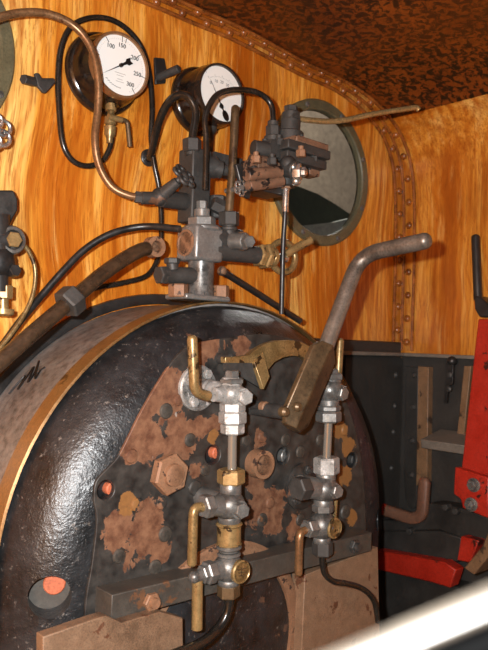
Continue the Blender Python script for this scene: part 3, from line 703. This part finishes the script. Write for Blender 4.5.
# bottom cock
def bottom_body(b):
    c = on(229, 505); ball(b, c, mm(16.5, c), (1, 1, .95)); vcyl(b, 230.5, 482, 497, 11); cyl(b, c, on(203, 507), .022, .017)
    cyl(b, V((c.x, PY, c.z)), c, .021)
    vcyl(b, 229.5, 512, 524, 11.5)
part('bottom_cock', 'fitting', w, bottom_body, ang=50)
part('packing_nut', 'brass', w, lambda b: (vcyl(b, 231, 469, 484, 14, hexed=True)), label='brass hexagonal packing nut')
part('plug_nut', 'fitting', w, lambda b: hexa(b, on(211, 505), on(202, 507), .023))
part('front_nut', 'fitting', w, lambda b: (cyl(b, on(232, 507), on(240, 510, -.482), .021, .018), hexa(b, on(239, 510, -.478), on(243.5, 511, -.496), .0150, twist=.3)))
spindle_handle('lower_handle', w, 'brass', [(206, 507), (193.5, 507.5), (192, 563)], GY, 5.0, 'drooping brass handle')
part('collar', 'brass', w, lambda b: (vcyl(b, 229.2, 522, 526, 13.5), vcyl(b, 229, 525, 544, 12.2), vcyl(b, 229, 542, 545, 13)), label='brass collar')
part('collar_ring', 'fitting', w, lambda b: (vcyl(b, 229, 545, 549, 13), vcyl(b, 229, 549, 552, 10), vcyl(b, 229, 552, 556, 12)))
def drain_body(b):
    c = on(228.5, 567.5); ball(b, c, mm(15.5, c), (1, 1, .97)); cyl(b, c, on(206, 573), .021, .016); vcyl(b, 228.5, 578, 585, 11)
part('drain_cock', 'fitting', w, drain_body, ang=50)
dp = on(231, 568, -.452); fc_ = V((dp.x, 0, dp.z))
disc = part('brass_disc', 'brass', w, lambda b: lathe(b, V((dp.x, -.452, dp.z)), FR, [(.020, 0), (.0225, .028), (.0225, .031), (.020, .033), (.0185, .0315)], 28), label='brass disc on the drain cock')
bm = BM(); dq = V((dp.x, -.4842, dp.z))
for x_, z_, l_ in ((-.006, .006, .008), (.005, .006, .010), (-.004, 0, .010), (.007, -.001, .007), (-.004, -.006, .007), (.005, -.007, .009)): box(bm, dq+V((x_, 0, z_)), (l_, .0012, .0018))
for z_ in (-.003, .004): box(bm, dq+V((-.001, 0, z_)), (.0018, .0012, .008))
obj('raised_marks', bm, 'bronze', disc)
part('drain_nut', 'fitting', w, lambda b: (hexa(b, on(214, 571), on(205, 573.5), .022), hexa(b, on(207, 573), on(201, 575), .0175), cyl(b, on(202, 575), on(196, 577), .011)))
part('drain_handle', 'brass', w, lambda b: (tube(b, [on(197.5, 580), on(197, 629)], mm(5.4, dp), 14, sm=False)), label='brass drain handle pointing down')
part('handle_knob', 'fitting', w, lambda b: (ball(b, on(194.5, 577), mm(6, dp))))
part('outlet_union', 'bronze', w, lambda b: (vcyl(b, 228.5, 584, 597, 11.5, hexed=True)))
pipe('drain_hose', 'glossy black drain hose bending down left from the left water gauge', 'blackgloss',
     [(228.5, 594, GY), (229, 602, GY), (225.5, 617, GY), (216, 631, GY), (203, 642, GY-.01), (186, 650, GY-.02), (150, 664, GY-.03)], 5.2)

G2 = -.448
def on2(px, py, y=G2): return at(px, py, y)
w = thing('water_gauge', 'right boiler water gauge, dark oily cocks behind the regulator lever socket', 'water gauge', on2(322, 560))
def tb2(b):
    c = on2(330, 390); cyl(b, V((c.x, PY, c.z)), c, .020); ball(b, c, mm(14, c), (1, 1, .9)); vcyl(b, 331, 392, 376, 11, G2, r1=10); vcyl(b, 329.5, 394, 410, 9, G2)
part('top_cock', 'fitting', w, tb2, ang=50)
part('cap_nut', 'fitting', w, lambda b: (vcyl(b, 331.3, 380, 373, 12, G2, True), vcyl(b, 331.6, 375, 369, 7, G2, True)))
part('side_nut', 'fitting', w, lambda b: (cyl(b, on2(333, 390), on2(341, 393, G2-.025), .020, .018), hexa(b, on2(340, 393, G2-.022), on2(345, 394, G2-.036), .016, twist=.3)))
part('gland_nut', 'fitting', w, lambda b: (vcyl(b, 329.3, 399, 406, 10, G2), vcyl(b, 329, 405, 411, 12, G2, True), vcyl(b, 328.5, 411, 422, 13, G2, True)))
spindle_handle('top_handle', w, 'brass', [(334, 386, G2), (338, 378, G2+.01), (340, 341, G2+.01)], G2, 4.0, 'upright brass handle')
part('clamp', 'copper', w, lambda b: (bar(b, on2(318, 390, G2-.01), on2(306, 387, G2-.01), .012, .014), lathe(b, on2(316, 390, G2-.012), FR, [(.011, 0), (.011, .01), (.007, .012)], 16)), label='coppery clamp lug')
part('glass_tube', 'glasstube', w, lambda b: vcyl(b, 328.6, 420, 462, 4.2, G2, px1=326.5))
part('packing_nut', 'limed', w, lambda b: (vcyl(b, 326.5, 457, 474, 13, G2, True)), label='chalky hexagonal packing nut')
def bb2(b):
    c = on2(324, 489); ball(b, c, mm(15, c), (1, 1, .95)); vcyl(b, 326, 472, 482, 10, G2); cyl(b, on2(300, 487, G2+.01), c, .026, .022); cyl(b, V((c.x, PY, c.z)), c, .022); vcyl(b, 323.5, 496, 512, 10, G2)
part('bottom_cock', 'fitting', w, bb2, ang=50)
m2 = at(300, 486, PY)
mf = part('mounting_flange', 'plate', w, lambda b: lathe(b, m2, FR, [(mm(23, m2), -.001), (mm(23, m2), .008), (mm(20, m2), .012), (mm(12, m2), .014), (mm(11, m2), .05)], 28))
for a_ in (75, 150, 225):
    t_ = math.radians(a_); q = m2+(X*math.cos(t_)+Z*math.sin(t_))*mm(17, m2)+FR*.010
    part('bolt', 'soot', mf, lambda b: (hexa(b, q, q+FR*.009, .011), cyl(b, q+FR*.008, q+FR*.016, .006)))
pe = on2(303, 488, G2-.006)
part('plug_end', 'soot', w, lambda b: (hexa(b, pe+X*.01, pe-X*.022, .026), ))
part('front_nut', 'fitting', w, lambda b: (cyl(b, on2(327, 489), on2(335, 491, G2-.028), .019, .017), hexa(b, on2(334, 491, G2-.024), on2(339, 492, G2-.040), .0150, twist=.2)))
part('drain_nut', 'fitting', w, lambda b: (vcyl(b, 323, 504, 512, 11, G2, True), hexa(b, on2(316, 527), on2(306, 529), .020)))
def db2(b):
    c = on2(322, 525); ball(b, c, mm(14.5, c)); cyl(b, c, on2(305, 529), .018, .014); vcyl(b, 322, 536, 543, 9, G2)
part('drain_cock', 'fitting', w, db2, ang=50)
dp = on2(324.5, 525.5)
part('brass_disc', 'brass', w, lambda b: lathe(b, dp, FR, [(.020, 0), (.0225, .028), (.0225, .031), (.020, .033), (.0180, .0315)], 28), label='brass disc on the drain cock')
spindle_handle('drain_handle', w, 'copper', [(310, 529), (299.5, 532), (298.5, 573)], G2, 4.2, 'bent copper drain handle')
part('side_handle', 'brass', w, lambda b: tube(b, [on2(333, 522, G2+.02), on2(334.5, 500, G2+.02)], mm(3.6, dp), 12, sm=False), label='short brass handle behind the drain cock')
part('outlet_union', 'soot', w, lambda b: (vcyl(b, 322.5, 541, 555, 10.5, G2, True)))
pipe('drain_hose', 'thin black drain hose curving right from the right water gauge over the brown plate', 'blackgloss',
     [(322.5, 552, G2), (322.5, 563, G2), (325, 574, G2), (333, 581, G2), (346, 583.5, G2), (359, 587, G2), (369, 594, G2), (375, 604, G2), (378, 622, G2)], 3.0)

# ================================================================== steam manifold on top of the boiler
TY = -.235
t = thing('steam_manifold', 'pale grey steam manifold block on a bolted pedestal on top of the boiler', 'manifold', at(198, 300, TY))
def o3(px, py, y=TY): return at(px, py, y)
def hc_(b, px0, py0, px1, py1, rpx, y0=TY, y1=None, hexed=False, r1=None):
    a, c = at(px0, py0, y0), at(px1, py1, y0 if y1 is None else y1); r = mm(rpx, a)
    hexa(b, a, c, r) if hexed else cyl(b, a, c, r, None if r1 is None else mm(r1, a), 20, r*.1)
bz = o3(198, 300)
part('base_flange', 'greymetal', t, lambda b: box(b, (bz.x, TY, bz.z+.004), (.128, .080, .012)), bev=.004)
for q in ((178, 297, -.250), (220, 298.5, -.250)):
    part('base_nut', 'rust', t, lambda b: hexa(b, at(*q), at(q[0], q[1]-13, q[2]), .0215), label='rusty base nut')
part('pedestal', 'greymetal', t, lambda b: (lathe(b, o3(200, 300), Z, [(.038, 0), (.032, .010), (.029, .03), (.030, .085), (.034, .115)], 28)))
bc = o3(200, 245); bs = .042
def block(b): box(b, bc, (.080, .074, .078))
part('block', 'greymetal', t, block, bev=.007)
rc = bc-X*.0405
part('blank_opening', 'rust', t, lambda b: loft(b, [[rc-X*h+(Y*math.cos(u)+Z*math.sin(u))*r for r, h in ((.030, -.004), (.030, .003), (.025, .004), (.023, .001), (.0001, .0012))] for u in [2*PI*i/28 for i in range(28)]], closed=True), label='rusty round opening on the block')
part('cover_nut', 'greymetal', t, lambda b: (hc_(b, 202, 232, 202, 226, 19), hc_(b, 202, 227, 202, 217, 14, hexed=True), hc_(b, 202, 218, 202, 209, 8), hc_(b, 202, 210, 202, 201, 5.5, hexed=True)))
part('stem_nut', 'soot', t, lambda b: (hc_(b, 229, 238, 229, 222, 7, -.262), hc_(b, 229, 226, 229, 212, 10.5, -.262, hexed=True), hc_(b, 229, 231, 229, 227, 8.5, -.262)))
# arm towards the right, with brass gland, ring and handle
ax = (at(262, 253, TY)-at(214, 243, TY)).normalized()
part('arm', 'soot', t, lambda b: (hc_(b, 212, 238, 240, 241, 12, TY-.01, TY-.02), hc_(b, 212, 250, 264, 256, 10, TY-.015, TY-.025, r1=9)))
part('plug', 'fitting', t, lambda b: (hc_(b, 232, 241, 246, 241.5, 8.5, TY-.035, TY-.075), hc_(b, 244, 241.5, 250, 241.5, 6.5, TY-.07, TY-.100, hexed=True)))
part('plug_collar', 'rust', t, lambda b: hc_(b, 240, 241, 244, 241.3, 9.5, TY-.052, TY-.063), label='rusty collar')
part('brass_gland', 'brass', t, lambda b: (hc_(b, 257, 255, 263, 256, 12, TY-.022, TY-.024, hexed=True), hc_(b, 263, 256, 269, 257, 13.5, TY-.024, TY-.026, hexed=True), hc_(b, 269, 257, 274, 257.5, 10, TY-.026, TY-.027)))
rg = at(283, 257, TY-.03)
part('ring', 'brass', t, lambda b: torus(b, rg, V((-.12, -1, .05)), mm(15.5, rg), mm(3.4, rg), 32, 10), label='brass ring')
part('gland_spindle', 'steel', t, lambda b: hc_(b, 272, 257, 287, 258.5, 4, TY-.027, TY-.032))
part('lever_handle', 'brass', t, lambda b: (tube(b, [at(285, 255, TY-.035), at(296, 248, TY-.045), at(311, 240, TY-.06)], mm(4.2, rg), 14, sm=False)), label='brass lever handle')
# left drain valve of the pedestal
part('side_valve', 'soot', t, lambda b: (hc_(b, 194, 276, 163, 275, 8.5, TY, TY+.01), hc_(b, 166, 275, 158, 275, 9.5, TY+.01, hexed=True), hc_(b, 173, 270, 172, 262, 6, TY), hc_(b, 172, 264, 172, 258, 8, TY, hexed=True)))

# upright valve column behind the block, with its hand wheel
VY = -.185
t = thing('valve_column', 'black upright valve block with a lobed handwheel behind the steam manifold', 'valve', at(195, 228, VY))
def vb(b):
    a = at(195, 166, VY); box(b, a, (.056, .056, .072))
    c = at(194, 200, VY); box(b, c, (.054, .056, .11))
part('body', 'soot', t, vb, bev=.004)
part('top_nut', 'soot', t, lambda b: (hc_(b, 192, 156, 192, 150, 7, VY-.010), hc_(b, 192, 152, 192, 139, 9.5, VY-.014, hexed=True)))
part('right_arm', 'soot', t, lambda b: (hc_(b, 203, 166, 216, 168, 11, VY-.01, VY-.02), hc_(b, 212, 168, 222, 170, 9, VY-.02, VY-.03), box(b, at(222, 166, VY+.03), (.09, .05, .045)), hc_(b, 218, 170, 262, 174, 5.5, VY-.02, VY-.05)))
part('lower_lump', 'soot', t, lambda b: (hc_(b, 217, 219, 217, 196, 10, VY-.01, hexed=True), hc_(b, 212, 203, 224, 209, 8, VY-.03, VY-.04, hexed=True), hc_(b, 205, 206, 217, 206, 8, VY)))
va_ = at(160, 197, -.20); vb_ = at(177, 181, -.245)
part('angle_valve', 'soot', t, lambda b: (hc_(b, 141, 198, 160, 198, 6.5, -.19, -.20), ball(b, va_, mm(9.5, va_)), hc_(b, 160, 197, 178, 181, 7.5, -.20, -.245, r1=5), hc_(b, 160, 198, 186, 202, 9, -.20, VY)))
wc = at(184, 176, -.255); wd = (vb_-va_).normalized()
hwm = part('handwheel', 'soot', t, lambda b: (hc_(b, 177, 181, 185, 175, 3.2, -.245, -.258), lathe(b, wc-wd*.004, wd, [(.009, 0), (.009, .009), (.005, .012)], 16)))
fx, fy, fd_ = frame(wd)
for i in range(5):
    u = 2*PI*i/5+.3; q = wc+(fx*math.cos(u)+fy*math.sin(u))*.0185
    part('lobe', 'soot', hwm, lambda b: torus(b, q, wd, .0105, .0042, 16, 8))

# ================================================================== brake valve in front of the round window
BY = -.27
t = thing('brake_valve', 'rusty brake valve of bolted flanges with a long bent brass handle, before the round window', 'brake valve', at(284, 200, BY))
def bq(px, py, y=BY): return at(px, py, y)
part('pipe_socket', 'soot', t, lambda b: (hc_(b, 273, 150, 273, 136, 9, BY), hc_(b, 273, 138, 273, 126, 7.5, BY, hexed=True), hc_(b, 273, 128, 273, 121, 5.5, BY)))
part('upper_body', 'soot', t, lambda b: (hc_(b, 289, 152, 290, 132, 14, BY), hc_(b, 290, 134, 291, 120, 10, BY), box(b, bq(272, 153), (.075, .07, .04)), hc_(b, 253, 148, 268, 150, 8, BY-.01, BY-.02)))
Rz = Matrix.Rotation(math.radians(8), 3, 'Z')
def fl_(px, py, sx, sy, sz, y=BY, rz=0): return lambda b: box(b, bq(px, py, y), (sx, sy, sz), Matrix.Rotation(math.radians(rz), 3, 'Z'))
part('top_flange', 'rustdark', t, fl_(296, 147, .115, .115, .016), bev=.003)
part('middle_flange', 'soot', t, fl_(291, 154, .150, .13, .022), bev=.003)
part('lower_flange', 'soot', t, fl_(290, 164, .140, .12, .022), bev=.003)
part('left_block', 'rustdark', t, lambda b: (box(b, bq(262, 169, BY-.015), (.080, .062, .030)), hc_(b, 250, 161, 266, 163, 7, BY-.01, BY-.02)), bev=.004)
part('lower_pipe', 'rustdark', t, lambda b: (hc_(b, 248, 186, 282, 181, 6, BY-.045, BY-.055), hc_(b, 246, 175, 280, 172, 6.5, BY-.055, BY-.06)))
part('under_block', 'black', t, lambda b: box(b, bq(264, 186, BY+.02), (.085, .07, .045)), bev=.004)
part('right_lug', 'rustdark', t, lambda b: box(b, bq(309, 171, BY-.02), (.040, .04, .030)), bev=.004)
part('core', 'soot', t, lambda b: (hc_(b, 287, 165, 286, 187, 10, BY-.02), hc_(b, 286, 168, 296, 170, 9, BY-.05, BY-.08), ball(b, bq(288, 164, BY-.06), mm(8, rg))))
part('bright_union', 'steel', t, lambda b: (lathe(b, bq(297, 172, BY-.075), V((.5, -.8, 0)), [(.021, -.008), (.023, 0), (.021, .010), (.013, .012), (.012, .020), (.007, .024)], 8), ball(b, bq(293, 167, BY-.075), .014), ball(b, bq(296, 181, BY-.07), .012)), label='bright union')
part('rod_nut', 'rust', t, lambda b: hc_(b, 286, 182, 286, 189, 5.5, BY-.02, hexed=True))
for i, (px, py, y, mt) in enumerate(((256, 158, BY-.06, 'rust'), (272, 160, BY-.07, 'soot'), (301, 152, BY-.07, 'rust'), (313, 157, BY-.05, 'soot'), (279, 141, BY-.03, 'soot'), (301, 141, BY-.03, 'soot'), (308, 147, BY-.01, 'rust'), (265, 145, BY, 'soot'))):
    part('stud', mt, t, lambda b: (hc_(b, px, py+5, px, py-2, 5.2, y, hexed=True), hc_(b, px, py, px, py-6, 2.8, y)))
for (px, py) in ((254, 170), (265, 171)):
    q = bq(px, py, BY-.045); part('bolt', 'soot', t, lambda b: lathe(b, q, FR, [(.010, -.006), (.010, .004), (.006, .008)], 14))
part('handle_boss', 'soot', t, lambda b: (hc_(b, 291, 124, 291, 112, 9, BY), hc_(b, 291, 113, 291, 106, 7, BY, hexed=True), hc_(b, 296, 119, 291, 119, 6, BY-.02, BY)))
def hnd(b):
    pts = [(296, 118.5, BY-.01), (312, 120.5, BY-.02), (330, 121.5, BY-.03), (348, 119.5, BY-.045), (368, 115, BY-.06), (388, 111.5, BY-.075), (405, 109, BY-.09), (416, 107.5, BY-.10), (419, 110, BY-.105)]
    P = smooth([at(*q) for q in pts], 8); rings = []
    for i, p in enumerate(P):
        tn = (P[min(i+1, len(P)-1)]-P[max(i-1, 0)]).normalized(); s = tn.cross(Z).normalized(); u = s.cross(tn)
        h = .0072; w_ = .007; rings.append([p+s*w_*math.cos(a)+u*h*math.sin(a) for a in [2*PI*k/14 for k in range(14)]])
    loft(b, rings)
part('handle', 'brasshandle', t, hnd, label='long bent brass handle')
pipe('valve_rod', 'thin upright rod hanging from the brake valve past the brass ring', 'black', [(286, 186, BY-.02), (285, 215, BY-.02), (283, 250, BY-.01), (281.5, 314, BY)], 2.6,
     extra=[('bright_end', 'steel', lambda b: cyl(b, at(286, 189, BY-.02), at(285.2, 212, BY-.02), mm(3.2, rg)))])
t = thing('cock_lever', 'small black lever with a bright lobed wheel between the manifold and brake valve', 'cock', at(243, 186, -.25))
part('lever', 'black', t, lambda b: prism(b, [at(*q, -.285) for q in ((236, 164), (242, 163), (247, 178), (252, 192), (250, 199), (244, 196), (240, 180))], Y*.012), bev=.003)
lc = at(240.5, 188, -.30)
for i in range(5):
    u = 2*PI*i/5; q = lc+(X*math.cos(u)+Z*math.sin(u))*.0105
    part('wheel_lobe', 'steel', t, lambda b: torus(b, q, FR, .0068, .0028, 14, 8))
part('spindle', 'fitting', t, lambda b: cyl(b, lc+Y*.05, lc+FR*.006, .006))
# ================================================================== right hand side of the cab
SX = XR
zl = at(402, 355.5, 0).z
def quadbox(name, mat, pts, x, th, label=None, cat=None, parent=None, bev=.002):
    """plate whose outline lies in a plane along the cab side, thickness towards the side"""
    b = BM(); prism(b, [atx(*q, x) for q in pts], X*th); o = obj(name, b, mat, parent, bev)
    if label: tag(o, label, cat)
    return o
# black lining of the lower front sheet and side, with its ledge
bm = BM(); box(bm, (1.79, -.006, zl/2), (.60, .012, zl)); obj('trim_2', bm, 'darkpanel', kind='structure')
zs = zl
bm = BM(); box(bm, (SX-.006, -.44, zs/2), (.012, .85, zs)); obj('trim_3', bm, 'darkpanel', kind='structure')
bm = BM(); box(bm, (1.795, -.030, zl+.004), (.59, .058, .012)); box(bm, (SX-.030, -.44, zs+.004), (.058, .85, .012)); obj('trim_4', bm, 'dusty', kind='structure', bev=.002)
bm = BM(); box(bm, (1.795, -.008, zl+.022), (.58, .014, .05)); obj('trim_5', bm, 'darkpanel', kind='structure', bev=.004)
# riveted corner plate
rp = thing('corner_plate', 'black riveted sheet in the cab corner under the ledge', 'panel', (SX-.1, -.02, atx(405, 508, SX).z))
zb = at(398, 512, -.02).z
part('front_sheet', 'darkpanel', rp, lambda b: box(b, (1.93, -.018, (zl+zb)/2-.004), (.31, .010, zl-zb-.01)))
def sl(b): prism(b, [atx(*q, SX-.02) for q in ((405.5, 366), (418, 367.5), (417, 506), (413, 509), (408, 506), (404.5, 494), (404, 470))], X*.007)
part('side_strip', 'darkpanel', rp, sl, bev=.002)
for q in ((396, 375), (395, 406), (393.5, 432), (391.5, 468)):
    c = at(*q, -.023); part('rivet', 'soot', rp, lambda b: lathe(b, c, FR, [(.011, 0), (.010, .004), (.006, .008)], 12))
for q in ((414.5, 375), (413.5, 407), (412.5, 441), (411.5, 475)):
    c = atx(*q, SX-.020); part('rivet', 'soot', rp, lambda b: lathe(b, c, -X, [(.011, 0), (.010, .004), (.006, .008)], 12))
# posts, shelf and strap
quadbox('post', 'postpaint', [(418, 366), (428.5, 367), (427, 482), (416, 486)], SX-.040, .028, 'brown worn post beside the riveted black corner plate', 'post')
quadbox('post', 'postpaint', [(464, 366), (471, 366), (462, 452), (455, 452)], SX-.040, .028, 'narrow brown post behind the red pillar', 'post')
sh = [atx(*q, x) for q, x in (((421, 437), SX-.13), ((467, 447), SX-.13))]
zt_ = sh[0].z
y0, y1 = sh[0].y, sh[1].y
bm = BM(); box(bm, (SX-.072, (y0+y1)/2, zt_-.008), (.12, abs(y1-y0), .030), Matrix.Rotation(math.radians(-13), 3, 'Y')); tag(obj('shelf', bm, 'dusty', bev=.003), 'dusty black shelf between the two brown posts', 'shelf')
st = thing('strap_hinge', 'small black strap with two bolts hanging from the ledge above the shelf', 'strap', atx(448, 402, SX-.02))
part('strap', 'black', st, lambda b: prism(b, [atx(*q, SX-.068) for q in ((446, 362), (453, 362), (452.5, 384), (448, 386), (446.5, 403), (443.5, 403))], X*.010), bev=.001)
for q in ((450.5, 375), (449.5, 389)):
    c = atx(*q, SX-.066); part('bolt', 'soot', st, lambda b: lathe(b, c, -X, [(.010, 0), (.010, .008), (.006, .011)], 12))
c = atx(452, 361, SX-.06); part('knob', 'black', st, lambda b: ball(b, c, .016))
# red pillar with bracket
PX = SX-.20
quadbox('red_pillar', 'red', [(478, 319), (520, 319), (500, 490), (460, 480)], PX, .07, 'broad bright red pillar at the right edge', 'pillar', bev=.004)
br = thing('pillar_bracket', 'red bolted bracket plate across the foot of the pillar', 'bracket', atx(472, 515, PX))
part('plate', 'red', br, lambda b: prism(b, [atx(*q, PX-.03) for q in ((455, 467), (489, 478), (487.5, 518), (462.5, 508), (460.5, 499), (453.5, 494))], X*.026), bev=.003)
for q in ((474, 485), (471.5, 504.5)):
    c = atx(*q, PX-.03); bt = part('bolt', 'fitting', br, lambda b: (lathe(b, c, -X, [(.020, -.001), (.020, .004), (.017, .005)], 20), hexa(b, c-X*.004, c-X*.018, .0145), lathe(b, c-X*.017, -X, [(.008, 0), (.007, .008)], 14)))
br2 = thing('window_latch', 'slim black latch rod standing against the grained side at the right edge', 'latch', atx(478, 316, SX-.06))
part('rod', 'black', br2, lambda b: tube(b, [atx(478, 300, SX-.06), atx(475.5, 237.5, SX-.05)], .0135, 12, sm=False, round_end=True))
part('clip', 'black', br2, lambda b: prism(b, [atx(*q, SX-.075) for q in ((474, 295), (481, 297), (488, 304), (500, 304), (500, 318), (479, 317), (474.5, 309))], X*.074), bev=.004)
# bent grab rail, curved dark beam, red frame below
el = [atx(x, y, SX-.10) for x, y in ((372, 515), (413, 519), (424, 508), (424.5, 484))]
P0 = at(368, 513, -.02); 
bm = BM(); 
pts = bent([V((el[0].x, el[0].y, el[1].z+.012)), V((SX-.10, el[1].y+.0, el[1].z)), V((SX-.10, el[1].y-.035, el[1].z+.02)), el[3]], .03, 8)
rings = []
for i, p in enumerate(pts):
    tn = (pts[min(i+1, len(pts)-1)]-pts[max(i-1, 0)]).normalized(); s = X; u = s.cross(tn).normalized(); h = .019; d_ = .013
    rings.append([p+u*a*h+s*b_*d_ for a, b_ in ((-1, -.6), (-.7, -1), (.7, -1), (1, -.6), (1, .6), (.7, 1), (-.7, 1), (-1, .6))])
e_ = pts[-1]; tn = (pts[-1]-pts[-2]).normalized()
for q in (.4, .75, .95): rings.append([e_+tn*.024*q + (v-e_)*math.sqrt(1-q*q) for v in [V(r) for r in rings[len(pts)-1]]])
loft(bm, rings); tag(obj('bent_bar', bm, 'redworn', ang=50), 'worn reddish flat bar bent upright like an elbow, below the brown post', 'bar')
quadbox('dark_beam', 'darkpanel', [(376, 520), (400, 520), (430, 503), (458, 507), (500, 522), (500, 552), (470, 543), (440, 530), (376, 532)], SX-.09, .08, 'black curved beam below the bent bar and the red bracket', 'beam', bev=.004)
quadbox('dark_box', 'darkpanel', [(374, 531), (440, 531), (462, 538), (458, 562), (374, 552)], SX-.10, .09, 'plain black box front between the curved beam and the red rail', 'box', bev=.004)
for q in ((411, 531), (447, 507), (457, 511)):
    c = atx(*q, SX-.10); b = BM(); hexa(b, c+X*.014, c-X*.014, .011); tag(obj('bolt', b, 'soot'), {411: 'small square bolt on the black box front', 447: 'left one of two small bolts on the curved black beam', 457: 'right one of two small bolts on the curved black beam, nearest the red bracket'}[q[0]], 'bolt')
quadbox('red_rail', 'red', [(374, 550), (444, 562), (456, 570), (450, 588), (430, 582), (374, 569)], SX-.15, .049, 'low red rail running along the cab side near the floor', 'rail', bev=.004)
quadbox('red_upright', 'red', [(461, 536), (479, 541), (470, 563), (457, 560)], SX-.13, .04, 'short red upright above the end of the low red rail', 'upright', bev=.003)
quadbox('black_lower_panel', 'darkpanel', [(374, 566), (440, 582), (500, 600), (500, 680), (374, 680)], SX-.09, .085, 'black panel under the low red rail', 'panel', bev=.003)
quadbox('brown_strut', 'postpaint', [(500, 500), (510, 530), (474, 575), (464, 568), (483, 545)], SX-.22, .135, 'brown diagonal strut at the right edge beside the red upright', 'strut', bev=.003)

# ================================================================== rail close to the camera
def near(px, py, d): return CAM + ray(px, py)*d
A_, B_ = near(250, 703, .165), near(540, 581, .165)
hr = thing('door_rail', 'cream painted rail, out of focus, crossing the bottom right corner close by', 'rail', (A_+B_)/2)
dr = (B_-A_).normalized()
part('rail', 'cream', hr, lambda b: bar(b, A_-dr*.12, B_+dr*.4, .009, .0056, up=UP), bev=.003)
part('shade_strip', 'railshade', hr, lambda b: bar(b, A_-dr*.12-UP*.0080+FW*.005, B_+dr*.4-UP*.0080+FW*.005, .008, .0105, up=UP), bev=.001, label='black strip in place of the shade under the rail')  # strip added to paint in the shade below the rail
# ================================================================== light
def point(name, loc, e, r=.03, col=(1, 1, 1), typ='POINT'):
    l = bpy.data.lights.new(name, typ); l.energy = e; l.color = col
    if typ == 'POINT': l.shadow_soft_size = r
    o = bpy.data.objects.new(name, l); COL.objects.link(o); o.location = loc; return o
point('camera_flash', CAM - RT*.075 + UP*.045, 158, .012, (.95, .985, 1))      # the photographer's flash, left of the lens
sk = point('outside_fill', (3.6, 1.4, 3.9), 110, .5, (1, .98, .94))            # added fill lamp that brightens the view beyond the window
W = bpy.data.worlds.new('world'); SC.world = W; W.use_nodes = True
W.node_tree.nodes['Background'].inputs[0].default_value = (.9, .95, 1, 1); W.node_tree.nodes['Background'].inputs[1].default_value = .07
vs = SC.view_settings; vs.view_transform = 'Standard'; vs.look = 'None'; vs.exposure = 0; vs.gamma = 1; vs.use_curve_mapping = False
